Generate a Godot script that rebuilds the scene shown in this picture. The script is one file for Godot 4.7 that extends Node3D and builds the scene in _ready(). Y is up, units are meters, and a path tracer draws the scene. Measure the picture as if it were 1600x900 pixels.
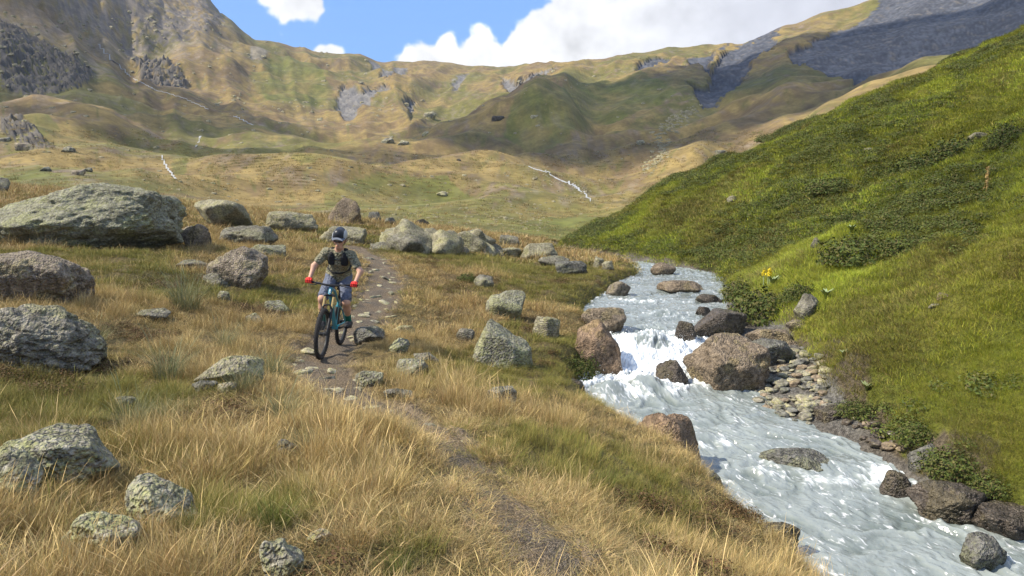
extends Node3D

const F := 1143.0                 # focal length in photograph pixels
const PITCH := 0.10472            # the camera looks 6 degrees down
const EYE := 1.75
const SUN_TOWARDS := Vector3(-0.64, 0.70, 0.14)
const CP := 0.99452
const SP := 0.10453

# ground of the near bank, relative to the eye; rows by ln(d + 2), columns by x / (d + 2)
const BANK := [
[-1.05,-1.22,-1.37,-1.50,-1.61,-1.67,-1.70,-1.71,-1.70,-1.70,-1.70,-1.72,-1.77,-1.85,-1.98,-2.16,-2.39],
[-1.07,-1.23,-1.38,-1.51,-1.62,-1.68,-1.69,-1.68,-1.66,-1.64,-1.64,-1.66,-1.71,-1.80,-1.94,-2.16,-2.41],
[-1.04,-1.20,-1.33,-1.44,-1.52,-1.58,-1.60,-1.60,-1.59,-1.59,-1.60,-1.64,-1.72,-1.86,-2.04,-2.28,-2.55],
[-1.01,-1.15,-1.26,-1.35,-1.41,-1.47,-1.52,-1.55,-1.56,-1.57,-1.60,-1.69,-1.83,-2.01,-2.24,-2.51,-2.79],
[-0.99,-1.13,-1.24,-1.33,-1.39,-1.45,-1.56,-1.62,-1.62,-1.61,-1.68,-1.84,-2.06,-2.30,-2.57,-2.85,-3.14],
[-0.98,-1.14,-1.27,-1.39,-1.48,-1.57,-1.65,-1.69,-1.71,-1.74,-1.91,-2.21,-2.55,-2.84,-3.09,-3.34,-3.60],
[-0.96,-1.14,-1.30,-1.43,-1.55,-1.63,-1.69,-1.74,-1.78,-1.88,-2.16,-2.60,-3.06,-3.35,-3.59,-3.82,-4.06],
[-0.91,-1.10,-1.25,-1.37,-1.48,-1.58,-1.68,-1.79,-1.95,-2.08,-2.38,-2.83,-3.23,-3.58,-3.87,-4.14,-4.40],
[-0.82,-1.01,-1.15,-1.24,-1.30,-1.39,-1.61,-1.89,-2.09,-2.18,-2.61,-3.00,-3.35,-3.68,-4.00,-4.31,-4.62],
[-0.67,-0.90,-1.07,-1.14,-1.15,-1.19,-1.36,-1.66,-2.01,-2.29,-2.60,-2.95,-3.31,-3.66,-4.02,-4.38,-4.74],
[-0.39,-0.67,-0.90,-1.02,-0.96,-0.90,-1.08,-1.42,-1.75,-2.12,-2.49,-2.84,-3.18,-3.56,-3.97,-4.40,-4.83],
[0.11,-0.17,-0.39,-0.53,-0.60,-0.71,-0.91,-1.21,-1.50,-1.80,-2.14,-2.45,-2.90,-3.41,-3.93,-4.45,-4.96],
[0.79,0.51,0.29,0.11,-0.06,-0.29,-0.61,-1.03,-1.43,-1.72,-2.19,-2.52,-2.96,-3.51,-4.09,-4.66,-5.21],
[1.58,1.29,1.03,0.86,0.68,0.38,-0.04,-0.55,-1.06,-1.59,-2.21,-2.74,-3.30,-3.88,-4.48,-5.06,-5.61],
[2.48,2.20,1.93,1.71,1.45,1.05,0.52,-0.05,-0.59,-1.19,-1.94,-2.84,-3.66,-4.37,-5.00,-5.57,-6.11],
[3.38,3.13,2.87,2.56,2.12,1.46,0.62,-0.24,-1.02,-1.80,-2.75,-3.66,-4.40,-5.04,-5.61,-6.14,-6.64],
[4.05,3.80,3.51,3.14,2.61,1.73,0.37,-0.96,-1.89,-2.72,-3.62,-4.41,-5.06,-5.62,-6.14,-6.63,-7.10],
[4.38,4.06,3.66,3.15,2.44,1.45,0.18,-1.09,-2.14,-3.04,-3.87,-4.63,-5.31,-5.90,-6.44,-6.94,-7.41]]

# river along its course: distance, water level below the eye, west edge, east edge, foot of the east slope
const RIVER := [
[0.0,-4.15,4.6,8.0,8.2],[3.0,-4.0,4.1,7.2,7.4],[5.0,-3.87,3.55,6.5,6.7],[7.6,-3.70,3.0,5.75,6.0],[9.2,-3.58,2.6,5.15,5.35],[10.6,-3.45,2.0,4.95,5.3],
[11.2,-3.4,1.75,4.45,5.35],[12.9,-3.24,1.3,4.1,5.6],[14.0,-3.14,1.85,4.2,5.7],[15.0,-2.98,2.2,4.5,5.9],[16.0,-2.82,2.3,4.7,6.0],[18.0,-2.72,2.1,5.2,5.9],
[21.5,-2.62,2.7,6.25,6.4],[25.0,-2.53,3.9,7.3,7.4],[28.0,-2.45,5.1,7.8,7.9],[30.0,-2.41,5.6,7.3,7.5],[33.0,-2.36,5.5,6.1,6.4],[38.0,-2.3,3.9,4.2,4.6],
[46.0,-2.4,2.6,2.8,3.2],[58.0,-2.95,3.2,3.4,3.9],[80.0,-3.4,3.4,3.6,4.0]]

const TRAIL := [[870,905,0.62],[845,860,0.60],[800,790,0.58],[740,725,0.58],[680,682,0.62],[620,652,0.7],[560,625,0.7],[522,597,0.78],[500,575,0.85],[505,550,0.85],[530,530,0.8],[560,505,0.8],[583,478,0.9],[600,450,0.95],[603,432,0.95],[592,412,0.95],[570,396,0.9],[545,384,0.9]]

var rng := RandomNumberGenerator.new()
var na := FastNoiseLite.new()     # smooth
var nb := FastNoiseLite.new()     # fractal
var nr := FastNoiseLite.new()     # ridged
var trail_pts: PackedVector2Array = []
var trail_w: PackedFloat32Array = []
var rock_spots := []              # [x, z, rx, rz] where nothing grows
var cam: Camera3D

# ---------------------------------------------------------------- small maths
func sm(a: float, b: float, x: float) -> float:
	var t: float = clampf((x - a) / (b - a), 0.0, 1.0)
	return t * t * (3.0 - 2.0 * t)

func lin(r: float, g: float, b: float) -> Color:
	return Color(r, g, b).linear_to_srgb()

func ray(u: float, v: float) -> Vector3:          # direction, one metre forward per unit of -z
	var cy := (450.0 - v) / F
	var z := CP + cy * SP
	return Vector3((u - 800.0) / F / z, (cy * CP - SP) / z, -1.0)

func at(u: float, v: float, d: float) -> Vector3:
	return Vector3(0, EYE, 0) + ray(u, v) * d

func pixel(p: Vector3) -> Vector2:
	var q := p - Vector3(0, EYE, 0)
	var fy := q.y * CP + (-q.z) * SP
	var fz := (-q.z) * CP - q.y * SP
	return Vector2(800.0 + F * q.x / fz, 450.0 - F * fy / fz)

func river(d: float) -> Array:
	var n := RIVER.size()
	if d <= RIVER[0][0]: return RIVER[0]
	for i in range(1, n):
		if d < RIVER[i][0]:
			var a: Array = RIVER[i - 1]
			var b: Array = RIVER[i]
			var t: float = (d - a[0]) / (b[0] - a[0])
			return [d, lerpf(a[1], b[1], t), lerpf(a[2], b[2], t), lerpf(a[3], b[3], t), lerpf(a[4], b[4], t)]
	return RIVER[n - 1]

var river_tab: PackedFloat32Array = []
func river_table():
	for i in 801:
		var r := river(i * 0.1)
		# a little smoothing of the corners
		var r2 := river(maxf(0.0, i * 0.1 - 0.4))
		var r3 := river(i * 0.1 + 0.4)
		for k in range(1, 5): river_tab.append((r[k] * 2.0 + r2[k] + r3[k]) * 0.25)

func cub(a: float, b: float, c: float, d: float, t: float) -> float:
	return b + 0.5 * t * (c - a + t * (2.0 * a - 5.0 * b + 4.0 * c - d + t * (3.0 * (b - c) + d - a)))

var bank_tab: PackedFloat32Array = []
func bank(x: float, d: float) -> float:
	var dd := maxf(d, 0.0)
	var fa := clampf((x / (dd + 2.0) + 1.2) / 0.125, 0.0, 15.999)
	var fb := clampf((log(dd + 2.0) - 0.693147) / 0.225214, 0.0, 16.999)
	var ia := int(fa)
	var ib := int(fb)
	var ta := fa - ia
	var tb := fb - ib
	var r0: float = 0.0
	var r1: float = 0.0
	var r2: float = 0.0
	var r3: float = 0.0
	for k in 4:
		var row := clampi(ib + k - 1, 0, 17) * 17
		var v := cub(bank_tab[row + maxi(ia - 1, 0)], bank_tab[row + ia], bank_tab[row + mini(ia + 1, 16)], bank_tab[row + mini(ia + 2, 16)], ta)
		if k == 0: r0 = v
		elif k == 1: r1 = v
		elif k == 2: r2 = v
		else: r3 = v
	return cub(r0, r1, r2, r3, tb)

# height of the near ground in the world
func hn(x: float, d: float) -> float:
	var i := clampi(int(maxf(d, 0.0) * 10.0), 0, 800) * 4
	var wl := river_tab[i]
	var xl := river_tab[i + 1]
	var xr := river_tab[i + 2]
	var xg := river_tab[i + 3]
	var deep := 0.55 * (1.0 - sm(31.0, 37.0, d)) + 0.05
	var wob := na.get_noise_2d(d * 3.1, 7.0) * 0.35
	xl += wob * 0.6
	xg += na.get_noise_2d(d * 2.3, 57.0) * 0.4
	var y: float
	if x < xl + 0.25:
		var g := maxf(bank(x, d), wl + 0.30)
		g += na.get_noise_2d(x * 4.0, d * 4.0) * 0.09 + nb.get_noise_2d(x * 14.0, d * 14.0) * 0.05
		y = lerpf(wl - deep, g, sm(-0.25, 0.75, xl - x))
	elif x < xr:
		y = wl - deep + nb.get_noise_2d(x * 9.0, d * 9.0) * 0.15
		y = lerpf(y, wl - 0.06, sm(xr - 0.9, xr, x))
	elif x < xg:
		y = wl - 0.06 + 0.30 * clampf((x - xr) / maxf(xg - xr, 0.5), 0.0, 1.0) + nb.get_noise_2d(x * 12.0, d * 12.0) * 0.06
	else:
		y = 0.0
	if x >= xg - 0.001:
		var t := x - xg
		var base := wl - 0.06 + 0.30 * clampf((xg - xr) / maxf(xg - xr, 0.5), 0.0, 1.0)
		var hum := na.get_noise_2d(x * 1.1 + 40.0, d * 0.8) * 0.7 + nb.get_noise_2d(x * 3.2, d * 2.6 + 90.0) * 0.5 + na.get_noise_2d(x * 0.35 + 140.0, d * 0.3) * 0.6 * sm(5.0, 15.0, t)
		y = base + 0.32 * sm(0.0, 0.5, t) + (0.475 - 0.035 * sm(6.0, 26.0, t)) * t + 0.25 * sm(1.0, 9.0, t) + hum * sm(0.2, 3.0, t)
	if d > 56.0: y -= (d - 56.0) * (d - 56.0) * 0.035
	return y + EYE

func near_at(u: float, v: float, dmin := 1.5) -> Vector3:
	var r := ray(u, v)
	var d := dmin
	var prev := dmin
	while d < 75.0:
		var y := EYE + r.y * d
		if y < hn(r.x * d, d):
			var lo := prev
			var hi := d
			for k in 12:
				var m := (lo + hi) * 0.5
				if EYE + r.y * m < hn(r.x * m, m): hi = m
				else: lo = m
			return Vector3(r.x * hi, hn(r.x * hi, hi), -hi)
		prev = d
		d *= 1.02
	return Vector3(r.x * 60.0, EYE + r.y * 60.0, -60.0)

func trail_near(x: float, d: float) -> float:     # distance to the trail's middle line, in half widths
	var best := 99.0
	for i in range(trail_pts.size() - 1):
		var a := trail_pts[i]
		var b := trail_pts[i + 1]
		if d < minf(a.y, b.y) - 1.5 or d > maxf(a.y, b.y) + 1.5: continue
		var q := Geometry2D.get_closest_point_to_segment(Vector2(x, d), a, b)
		best = minf(best, q.distance_to(Vector2(x, d)) / (0.5 * trail_w[i]))
	return best

# ---------------------------------------------------------------- building helpers
var used := {}
func numbered(n: String) -> String:
	used[n] = used.get(n, -1) + 1
	return n if used[n] == 0 else "%s_%03d" % [n, used[n]]

func tag(o: Node, label: String, category := "", group := "", kind := ""):
	if label: o.set_meta("label", label)
	if category: o.set_meta("category", category)
	if group: o.set_meta("group", group)
	if kind: o.set_meta("kind", kind)
	return o

func obj(called: String, mesh: Mesh, mat: Material, parent: Node = null) -> MeshInstance3D:
	var o := MeshInstance3D.new()
	o.mesh = mesh
	if mat: o.material_override = mat
	if parent == null:
		o.name = numbered(called)
		add_child(o)
	else:
		o.name = called
		parent.add_child(o, true)
	return o

func base(called: String, where: Vector3) -> Node3D:
	var o := Node3D.new()
	o.name = numbered(called)
	add_child(o)
	o.position = where
	return o

func arrays_mesh(v: PackedVector3Array, n: PackedVector3Array, idx: PackedInt32Array, col := PackedColorArray(), uv := PackedVector2Array()) -> ArrayMesh:
	var a := []
	a.resize(Mesh.ARRAY_MAX)
	a[Mesh.ARRAY_VERTEX] = v
	a[Mesh.ARRAY_NORMAL] = n
	a[Mesh.ARRAY_INDEX] = idx
	if col.size(): a[Mesh.ARRAY_COLOR] = col
	if uv.size(): a[Mesh.ARRAY_TEX_UV] = uv
	var m := ArrayMesh.new()
	m.add_surface_from_arrays(Mesh.PRIMITIVE_TRIANGLES, a)
	return m

# columns run to the right, rows run away from the camera
func grid_normals(v: PackedVector3Array, nx: int, ny: int) -> PackedVector3Array:
	var n := PackedVector3Array()
	n.resize(v.size())
	for j in ny:
		for i in nx:
			var k := j * nx + i
			var dx := v[k + (1 if i < nx - 1 else 0)] - v[k - (1 if i > 0 else 0)]
			var dz := v[k + (nx if j < ny - 1 else 0)] - v[k - (nx if j > 0 else 0)]
			n[k] = dx.cross(dz).normalized()
	return n

func grid_index(nx: int, ny: int) -> PackedInt32Array:
	var idx := PackedInt32Array()
	idx.resize((nx - 1) * (ny - 1) * 6)
	var w := 0
	for j in ny - 1:
		for i in nx - 1:
			var k := j * nx + i
			idx[w] = k; idx[w + 1] = k + nx; idx[w + 2] = k + 1
			idx[w + 3] = k + 1; idx[w + 4] = k + nx; idx[w + 5] = k + nx + 1
			w += 6
	return idx

func noise_image(seed_: int, freq: float, size: int, kind := 0, oct := 5) -> PackedByteArray:
	var f := FastNoiseLite.new()
	f.seed = seed_
	f.frequency = freq
	f.noise_type = [FastNoiseLite.TYPE_SIMPLEX_SMOOTH, FastNoiseLite.TYPE_CELLULAR, FastNoiseLite.TYPE_SIMPLEX][kind]
	f.fractal_type = [FastNoiseLite.FRACTAL_FBM, FastNoiseLite.FRACTAL_NONE, FastNoiseLite.FRACTAL_RIDGED][kind]
	f.fractal_octaves = oct
	var im := f.get_seamless_image(size, size)
	im.convert(Image.FORMAT_L8)
	return im.get_data()

func tex_from(b: PackedByteArray, size: int, rgb: bool) -> ImageTexture:
	return ImageTexture.create_from_image(Image.create_from_data(size, size, false, Image.FORMAT_RGB8 if rgb else Image.FORMAT_L8, b))

func std(c: Color, rough := 0.9, vertex := false) -> StandardMaterial3D:
	var m := StandardMaterial3D.new()
	m.albedo_color = c
	m.roughness = rough
	m.metallic_specular = 0.35
	m.vertex_color_use_as_albedo = vertex
	return m

func tri(m: StandardMaterial3D, tex: Texture2D, scale: float, bump: Texture2D = null, bump_cm := 0.0, world := false) -> StandardMaterial3D:
	m.albedo_texture = tex
	m.uv1_triplanar = true
	m.uv1_world_triplanar = world
	m.uv1_scale = Vector3.ONE * scale
	m.uv1_triplanar_sharpness = 2.0
	if bump:
		m.heightmap_enabled = true
		m.heightmap_texture = bump
		m.heightmap_scale = bump_cm
	return m

# grey speckle texture around white, for grain under vertex colours
func grain_tex(seed_: int, lo: float, hi: float, f1: float, f2: float, size := 512) -> ImageTexture:
	var a := noise_image(seed_, f1, size, 0, 6)
	var b := noise_image(seed_ + 1, f2, size, 0, 4)
	var o := PackedByteArray()
	o.resize(size * size)
	for i in size * size:
		var t := (a[i] * 0.6 + b[i] * 0.4) / 255.0
		t = clampf((t - 0.25) * 2.0, 0.0, 1.0)
		o[i] = int(255.0 * lerpf(lo, hi, t) / maxf(hi, 1.0))
	return tex_from(o, size, false)
# ---------------------------------------------------------------- sky
const CLOUD_TOP := [[560,140],[590,112],[606,92],[625,90],[640,74],[660,62],[680,74],[700,58],[718,76],[735,60],[762,56],[785,78],[798,50],[815,36],[832,12],[855,0],[880,-25],[905,-60],[960,-120],[1050,-200],[1300,-400],[1700,-700]]
var sn := FastNoiseLite.new()
var sn2 := FastNoiseLite.new()

func sky_color(az: float, el: float, fine: bool) -> Color:
	var h := clampf(el / 1.2, 0.0, 1.0)
	var blue := Color(0.66, 0.80, 0.95).lerp(Color(0.32, 0.53, 0.86), pow(h, 0.42))
	var dir := Vector3(sin(az) * cos(el), sin(el), -cos(az) * cos(el))
	var n := sn.get_noise_3d(dir.x * 10.0, dir.y * 16.0, dir.z * 10.0)
	var n2 := 0.0
	if fine: n2 = sn2.get_noise_3d(dir.x * 40.0, dir.y * 46.0, dir.z * 40.0)
	# broken cumulus all round, opening and closing slowly with direction
	var cover := sn.get_noise_3d(dir.x * 2.2 + 9.0, dir.y * 2.2, dir.z * 2.2) * 0.9 + n * 0.55 + 0.10
	var c := -1.0
	var p := Vector2(9999, 9999)
	if absf(az) < 1.3 and el < 0.9:
		p = pixel(dir * 100.0 + Vector3(0, EYE, 0))
	var inview := sm(0.95, 0.65, absf(az)) * sm(0.55, 0.38, el)
	c = cover
	if inview > 0.0:
		var top := 999.0
		for i in range(1, CLOUD_TOP.size()):
			if p.x < CLOUD_TOP[i][0]:
				var a: Array = CLOUD_TOP[i - 1]
				var b: Array = CLOUD_TOP[i]
				top = lerpf(a[1], b[1], clampf((p.x - a[0]) / (b[0] - a[0]), 0.0, 1.0))
				break
		if p.x >= 1700.0: top = -700.0
		var v := (p.y - top) / 26.0
		for b in [[462, -12, 52, 52], [512, 80, 24, 11], [440, -8, 30, 24], [492, 8, 22, 26]]:
			var q := Vector2((p.x - b[0]) / b[2], (p.y - b[1]) / b[3]).length()
			v = maxf(v, (1.0 - q) * 1.6)
		v += n * 0.7 + n2 * 1.15
		c = lerpf(cover, v, inview)
	var k := sm(-0.05, 0.38, c)
	# thickness gives the cloud its own greys, thicker and duller towards the big bank
	var bank_ := sm(850.0, 1250.0, p.x) * inview
	var lum := 0.90 + n2 * 0.13 + n * 0.05
	var white := Color(lum, lum * 1.003, lum * 1.012)
	white = white.lerp(Color(0.775, 0.785, 0.825) * (1.0 + n * 0.14 + n2 * 0.05), bank_ * 0.9)
	return blue.lerp(white, k)

func make_sky() -> Sky:
	sn.seed = 11
	sn.frequency = 0.35
	sn.fractal_octaves = 5
	sn2.seed = 5
	sn2.frequency = 0.4
	sn2.fractal_octaves = 5
	sn2.fractal_gain = 0.55
	var w := 4096
	var h := 2048
	var low := Image.create(512, 256, false, Image.FORMAT_RGB8)
	for j in 130:
		for i in 512:
			low.set_pixel(i, j, sky_color(wrapf((i + 0.5) / 512.0 * TAU, -PI, PI), (0.5 - (j + 0.5) / 256.0) * PI, true))
	low.fill_rect(Rect2i(0, 129, 512, 127), Color(0.42, 0.40, 0.34))
	low.resize(w, h, Image.INTERPOLATE_CUBIC)
	var hi := Image.create(1136, 290, false, Image.FORMAT_RGB8)
	for j in 290:
		for i in 1136:
			hi.set_pixel(i, j, sky_color((i - 568 + 0.5) / w * TAU, (0.5 - (j + 734 + 0.5) / h) * PI, true))
	low.blit_rect(hi, Rect2i(568, 0, 568, 290), Vector2i(0, 734))
	low.blit_rect(hi, Rect2i(0, 0, 568, 290), Vector2i(w - 568, 734))
	var pm := PanoramaSkyMaterial.new()
	pm.panorama = ImageTexture.create_from_image(low)
	var s := Sky.new()
	s.sky_material = pm
	return s

func camera_and_light():
	cam = Camera3D.new()
	cam.name = "camera"
	cam.position = Vector3(0, EYE, 0)
	cam.rotation = Vector3(-PITCH, 0, 0)
	cam.fov = rad_to_deg(2.0 * atan(450.0 / F))
	cam.near = 0.05
	cam.far = 6000.0
	add_child(cam)
	cam.current = true
	var env := Environment.new()
	env.background_mode = Environment.BG_SKY
	env.sky = make_sky()
	env.background_energy_multiplier = 0.63
	env.tonemap_mode = Environment.TONE_MAPPER_LINEAR
	env.tonemap_exposure = 2.15
	env.sdfgi_enabled = true
	env.ssao_enabled = true
	env.ssil_enabled = true
	env.fog_enabled = true
	env.fog_density = 0.00012
	env.fog_light_color = Color(0.80, 0.86, 0.95)
	var we := WorldEnvironment.new()
	we.name = "world_environment"
	we.environment = env
	add_child(we)
	var sun := DirectionalLight3D.new()
	sun.name = "sun"
	sun.light_energy = 1.12
	sun.light_color = Color(1.0, 0.965, 0.90)
	sun.light_angular_distance = 1.5
	sun.shadow_enabled = true
	add_child(sun)
	sun.look_at_from_position(Vector3.ZERO, -SUN_TOWARDS)

# ---------------------------------------------------------------- near ground
func near_ground():
	var nx := 520
	var ny := 460
	var v := PackedVector3Array()
	var c := PackedColorArray()
	v.resize(nx * ny)
	c.resize(nx * ny)
	for j in ny:
		var d := 0.9 * pow(78.0 / 0.9, float(j) / (ny - 1)) - 0.6
		var it := clampi(int(maxf(d, 0.0) * 10.0), 0, 800) * 4
		var xl := river_tab[it + 1]
		var xr := river_tab[it + 2]
		var xg := river_tab[it + 3]
		for i in nx:
			var s := (float(i) / (nx - 1) * 2.0 - 1.0) * 1.2
			var x := s * (d + 1.2)
			var k := j * nx + i
			var y := hn(x, d)
			var n1 := nb.get_noise_2d(x * 6.0, d * 6.0)
			var n2 := na.get_noise_2d(x * 1.3, d * 1.3 + 30.0)
			var col: Color
			if x < xl - 0.1:
				col = Color(0.28, 0.20, 0.09).lerp(Color(0.20, 0.16, 0.065), sm(-0.3, 0.5, n2 + n1 * 0.6))
				var green := sm(1.8, 0.4, xl - x) * sm(7.0, 13.0, d) * 0.6
				col = col.lerp(Color(0.12, 0.12, 0.035), clampf(green + n1 * 0.4, 0.0, 1.0))
				if d < 45.0:
					var t := trail_near(x, d)
					if t < 1.5:
						y -= 0.08 * sm(1.0, 0.75, t)
						col = col.lerp(Color(0.30, 0.235, 0.165), sm(1.3, 0.85, t + n1 * 0.5))
			elif x < xg + 0.05:
				col = Color(0.22, 0.195, 0.16).lerp(Color(0.28, 0.265, 0.235), sm(-0.2, 0.4, n1))
			else:
				col = Color(0.17, 0.185, 0.028).lerp(Color(0.25, 0.23, 0.042), sm(-0.2, 0.5, n2 + n1 * 0.5))
				if x - xg < 0.28 + n1 * 0.8: col = Color(0.19, 0.15, 0.10)
			v[k] = Vector3(x, y, -d)
			c[k] = col
	var m := std(Color.WHITE, 0.95, true)
	tri(m, grain_tex(31, 0.55, 1.15, 0.02, 0.09), 1.3, tex_from(noise_image(33, 0.05, 512, 0, 6), 512, false), 4.0, true)
	var o := obj("ground", arrays_mesh(v, grid_normals(v, nx, ny), grid_index(nx, ny), c), m)
	tag(o, "grassy valley ground with river channel and steep green slope", "", "", "structure")

# ---------------------------------------------------------------- the trail
func make_trail() -> Node3D:
	var nx := 15
	var rows := 190
	var v := PackedVector3Array()
	var c := PackedColorArray()
	var L := trail_pts.size() - 1
	for j in rows:
		var f := float(j) / (rows - 1) * L * 0.9999
		var k := int(f)
		var t := f - k
		var a := trail_pts[maxi(k - 1, 0)]
		var b := trail_pts[k]
		var d := trail_pts[k + 1]
		var e := trail_pts[mini(k + 2, L)]
		var p := b.cubic_interpolate(d, a, e, t)
		var q := b.cubic_interpolate(d, a, e, minf(t + 0.05, 1.0)) - b.cubic_interpolate(d, a, e, t - 0.05)
		var side := Vector2(q.y, -q.x).normalized()
		var w := lerpf(trail_w[k], trail_w[k + 1], t)
		for i in nx:
			var s := (float(i) / (nx - 1) - 0.5) * w * (1.05 + 0.35 * na.get_noise_2d(p.x * 9.0 + i * 3.0, p.y * 9.0))
			var x := p.x + side.x * s
			var dd := p.y + side.y * s
			var n1 := nb.get_noise_2d(x * 16.0, dd * 16.0)
			var edge := sm(0.30, 0.5, absf(float(i) / (nx - 1) - 0.5))
			v.append(Vector3(x, hn(x, dd) - 0.035 * (1.0 - edge) - 0.07 * edge + n1 * 0.02, -dd))
			c.append(Color(0.44, 0.33, 0.215).lerp(Color(0.33, 0.27, 0.20), sm(-0.3, 0.3, n1)))
	var m := std(Color.WHITE, 0.95, true)
	tri(m, grain_tex(41, 0.5, 1.2, 0.03, 0.12), 2.0, tex_from(noise_image(44, 0.06, 512, 0, 6), 512, false), 3.0, true)
	var o := obj("path", arrays_mesh(v, grid_normals(v, nx, rows), grid_index(nx, rows), c), m)
	tag(o, "narrow stony dirt trail winding through dry grass", "", "", "structure")
	return o
# ---------------------------------------------------------------- far ground
# columns of the far valley: photograph column, then (row, distance) from near to far
const FAR := [
[-700,[[330,62],[300,80],[262,110],[230,140],[190,190],[130,260],[40,330],[-120,420],[-200,520],[-170,800]]],
[0,[[320,62],[296,80],[262,110],[228,140],[182,190],[138,280],[60,340],[-60,420],[-130,520],[-110,800]]],
[60,[[320,62],[294,80],[258,110],[226,140],[184,190],[138,285],[75,345],[15,395],[-100,560],[-90,800]]],
[110,[[322,62],[296,80],[262,112],[236,140],[190,195],[140,290],[92,345],[54,385],[-90,600],[-80,850]]],
[160,[[325,62],[300,80],[268,115],[240,145],[200,205],[150,300],[116,345],[88,380],[-60,640],[-60,900]]],
[210,[[330,62],[308,82],[262,115],[246,150],[208,215],[165,310],[138,350],[126,390],[-30,660],[-40,950]]],
[260,[[332,62],[318,82],[276,115],[252,155],[214,230],[178,320],[150,370],[126,430],[-10,680],[-20,950]]],
[310,[[334,62],[322,82],[286,118],[252,165],[222,240],[185,340],[155,400],[118,470],[2,700],[-10,1000]]],
[350,[[338,62],[328,82],[290,120],[246,175],[222,250],[188,350],[158,420],[112,500],[32,720],[40,1000]]],
[400,[[342,62],[332,82],[296,120],[244,180],[222,260],[192,360],[160,440],[115,540],[64,740],[80,1100]]],
[470,[[346,62],[336,82],[300,120],[246,185],[226,270],[204,370],[170,450],[125,570],[79,800],[100,1150]]],
[540,[[350,62],[340,82],[302,120],[252,185],[226,290],[213,380],[180,430],[130,600],[88,850],[110,1200]]],
[620,[[356,62],[346,82],[306,125],[250,190],[224,300],[206,370],[170,440],[130,600],[95,880],[115,1200]]],
[700,[[360,62],[350,82],[310,125],[252,190],[228,235],[199,300],[212,350],[178,460],[100,900],[120,1200]]],
[790,[[366,62],[356,80],[316,115],[272,160],[232,220],[152,335],[168,390],[140,520],[106,900],[120,1200]]],
[840,[[372,62],[362,80],[322,112],[286,145],[230,215],[119,400],[134,470],[112,600],[100,760],[115,1100]]],
[880,[[378,62],[368,80],[326,110],[294,140],[238,210],[140,360],[116,440],[104,540],[97,640],[115,1000]]],
[930,[[380,62],[366,80],[324,108],[298,135],[266,185],[212,270],[162,360],[118,470],[94,620],[112,1000]]],
[1000,[[360,62],[345,80],[316,105],[290,135],[258,180],[205,260],[152,350],[108,450],[83,600],[105,1000]]],
[1060,[[330,62],[318,82],[296,105],[270,140],[240,185],[192,260],[142,345],[100,450],[74,600],[95,1000]]],
[1110,[[305,62],[296,84],[270,108],[246,145],[218,190],[180,260],[142,340],[100,450],[68,600],[90,1000]]],
[1150,[[285,62],[274,84],[246,108],[226,150],[200,195],[165,260],[128,340],[95,440],[70,560],[90,900]]],
[1185,[[268,62],[256,84],[226,108],[210,150],[186,195],[152,260],[118,335],[86,420],[60,520],[80,900]]],
[1230,[[244,62],[232,84],[200,108],[188,150],[166,195],[134,260],[104,330],[72,410],[42,510],[60,900]]],
[1300,[[210,62],[198,84],[162,110],[160,150],[150,195],[140,255],[100,330],[58,410],[20,510],[40,900]]],
[1370,[[178,62],[164,84],[136,112],[140,150],[136,195],[128,250],[90,320],[44,400],[0,500],[20,900]]],
[1450,[[142,62],[128,84],[112,112],[112,150],[108,195],[104,245],[70,310],[20,400],[-40,500],[-20,900]]],
[1520,[[112,62],[100,84],[94,112],[96,150],[92,195],[88,240],[50,310],[0,400],[-70,500],[-50,900]]],
[1600,[[78,62],[66,84],[66,112],[70,150],[66,195],[60,240],[22,310],[-40,400],[-110,500],[-90,900]]],
[2300,[[0,62],[-20,84],[-30,112],[-30,150],[-40,195],[-60,240],[-110,310],[-180,400],[-260,500],[-230,900]]]]

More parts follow.
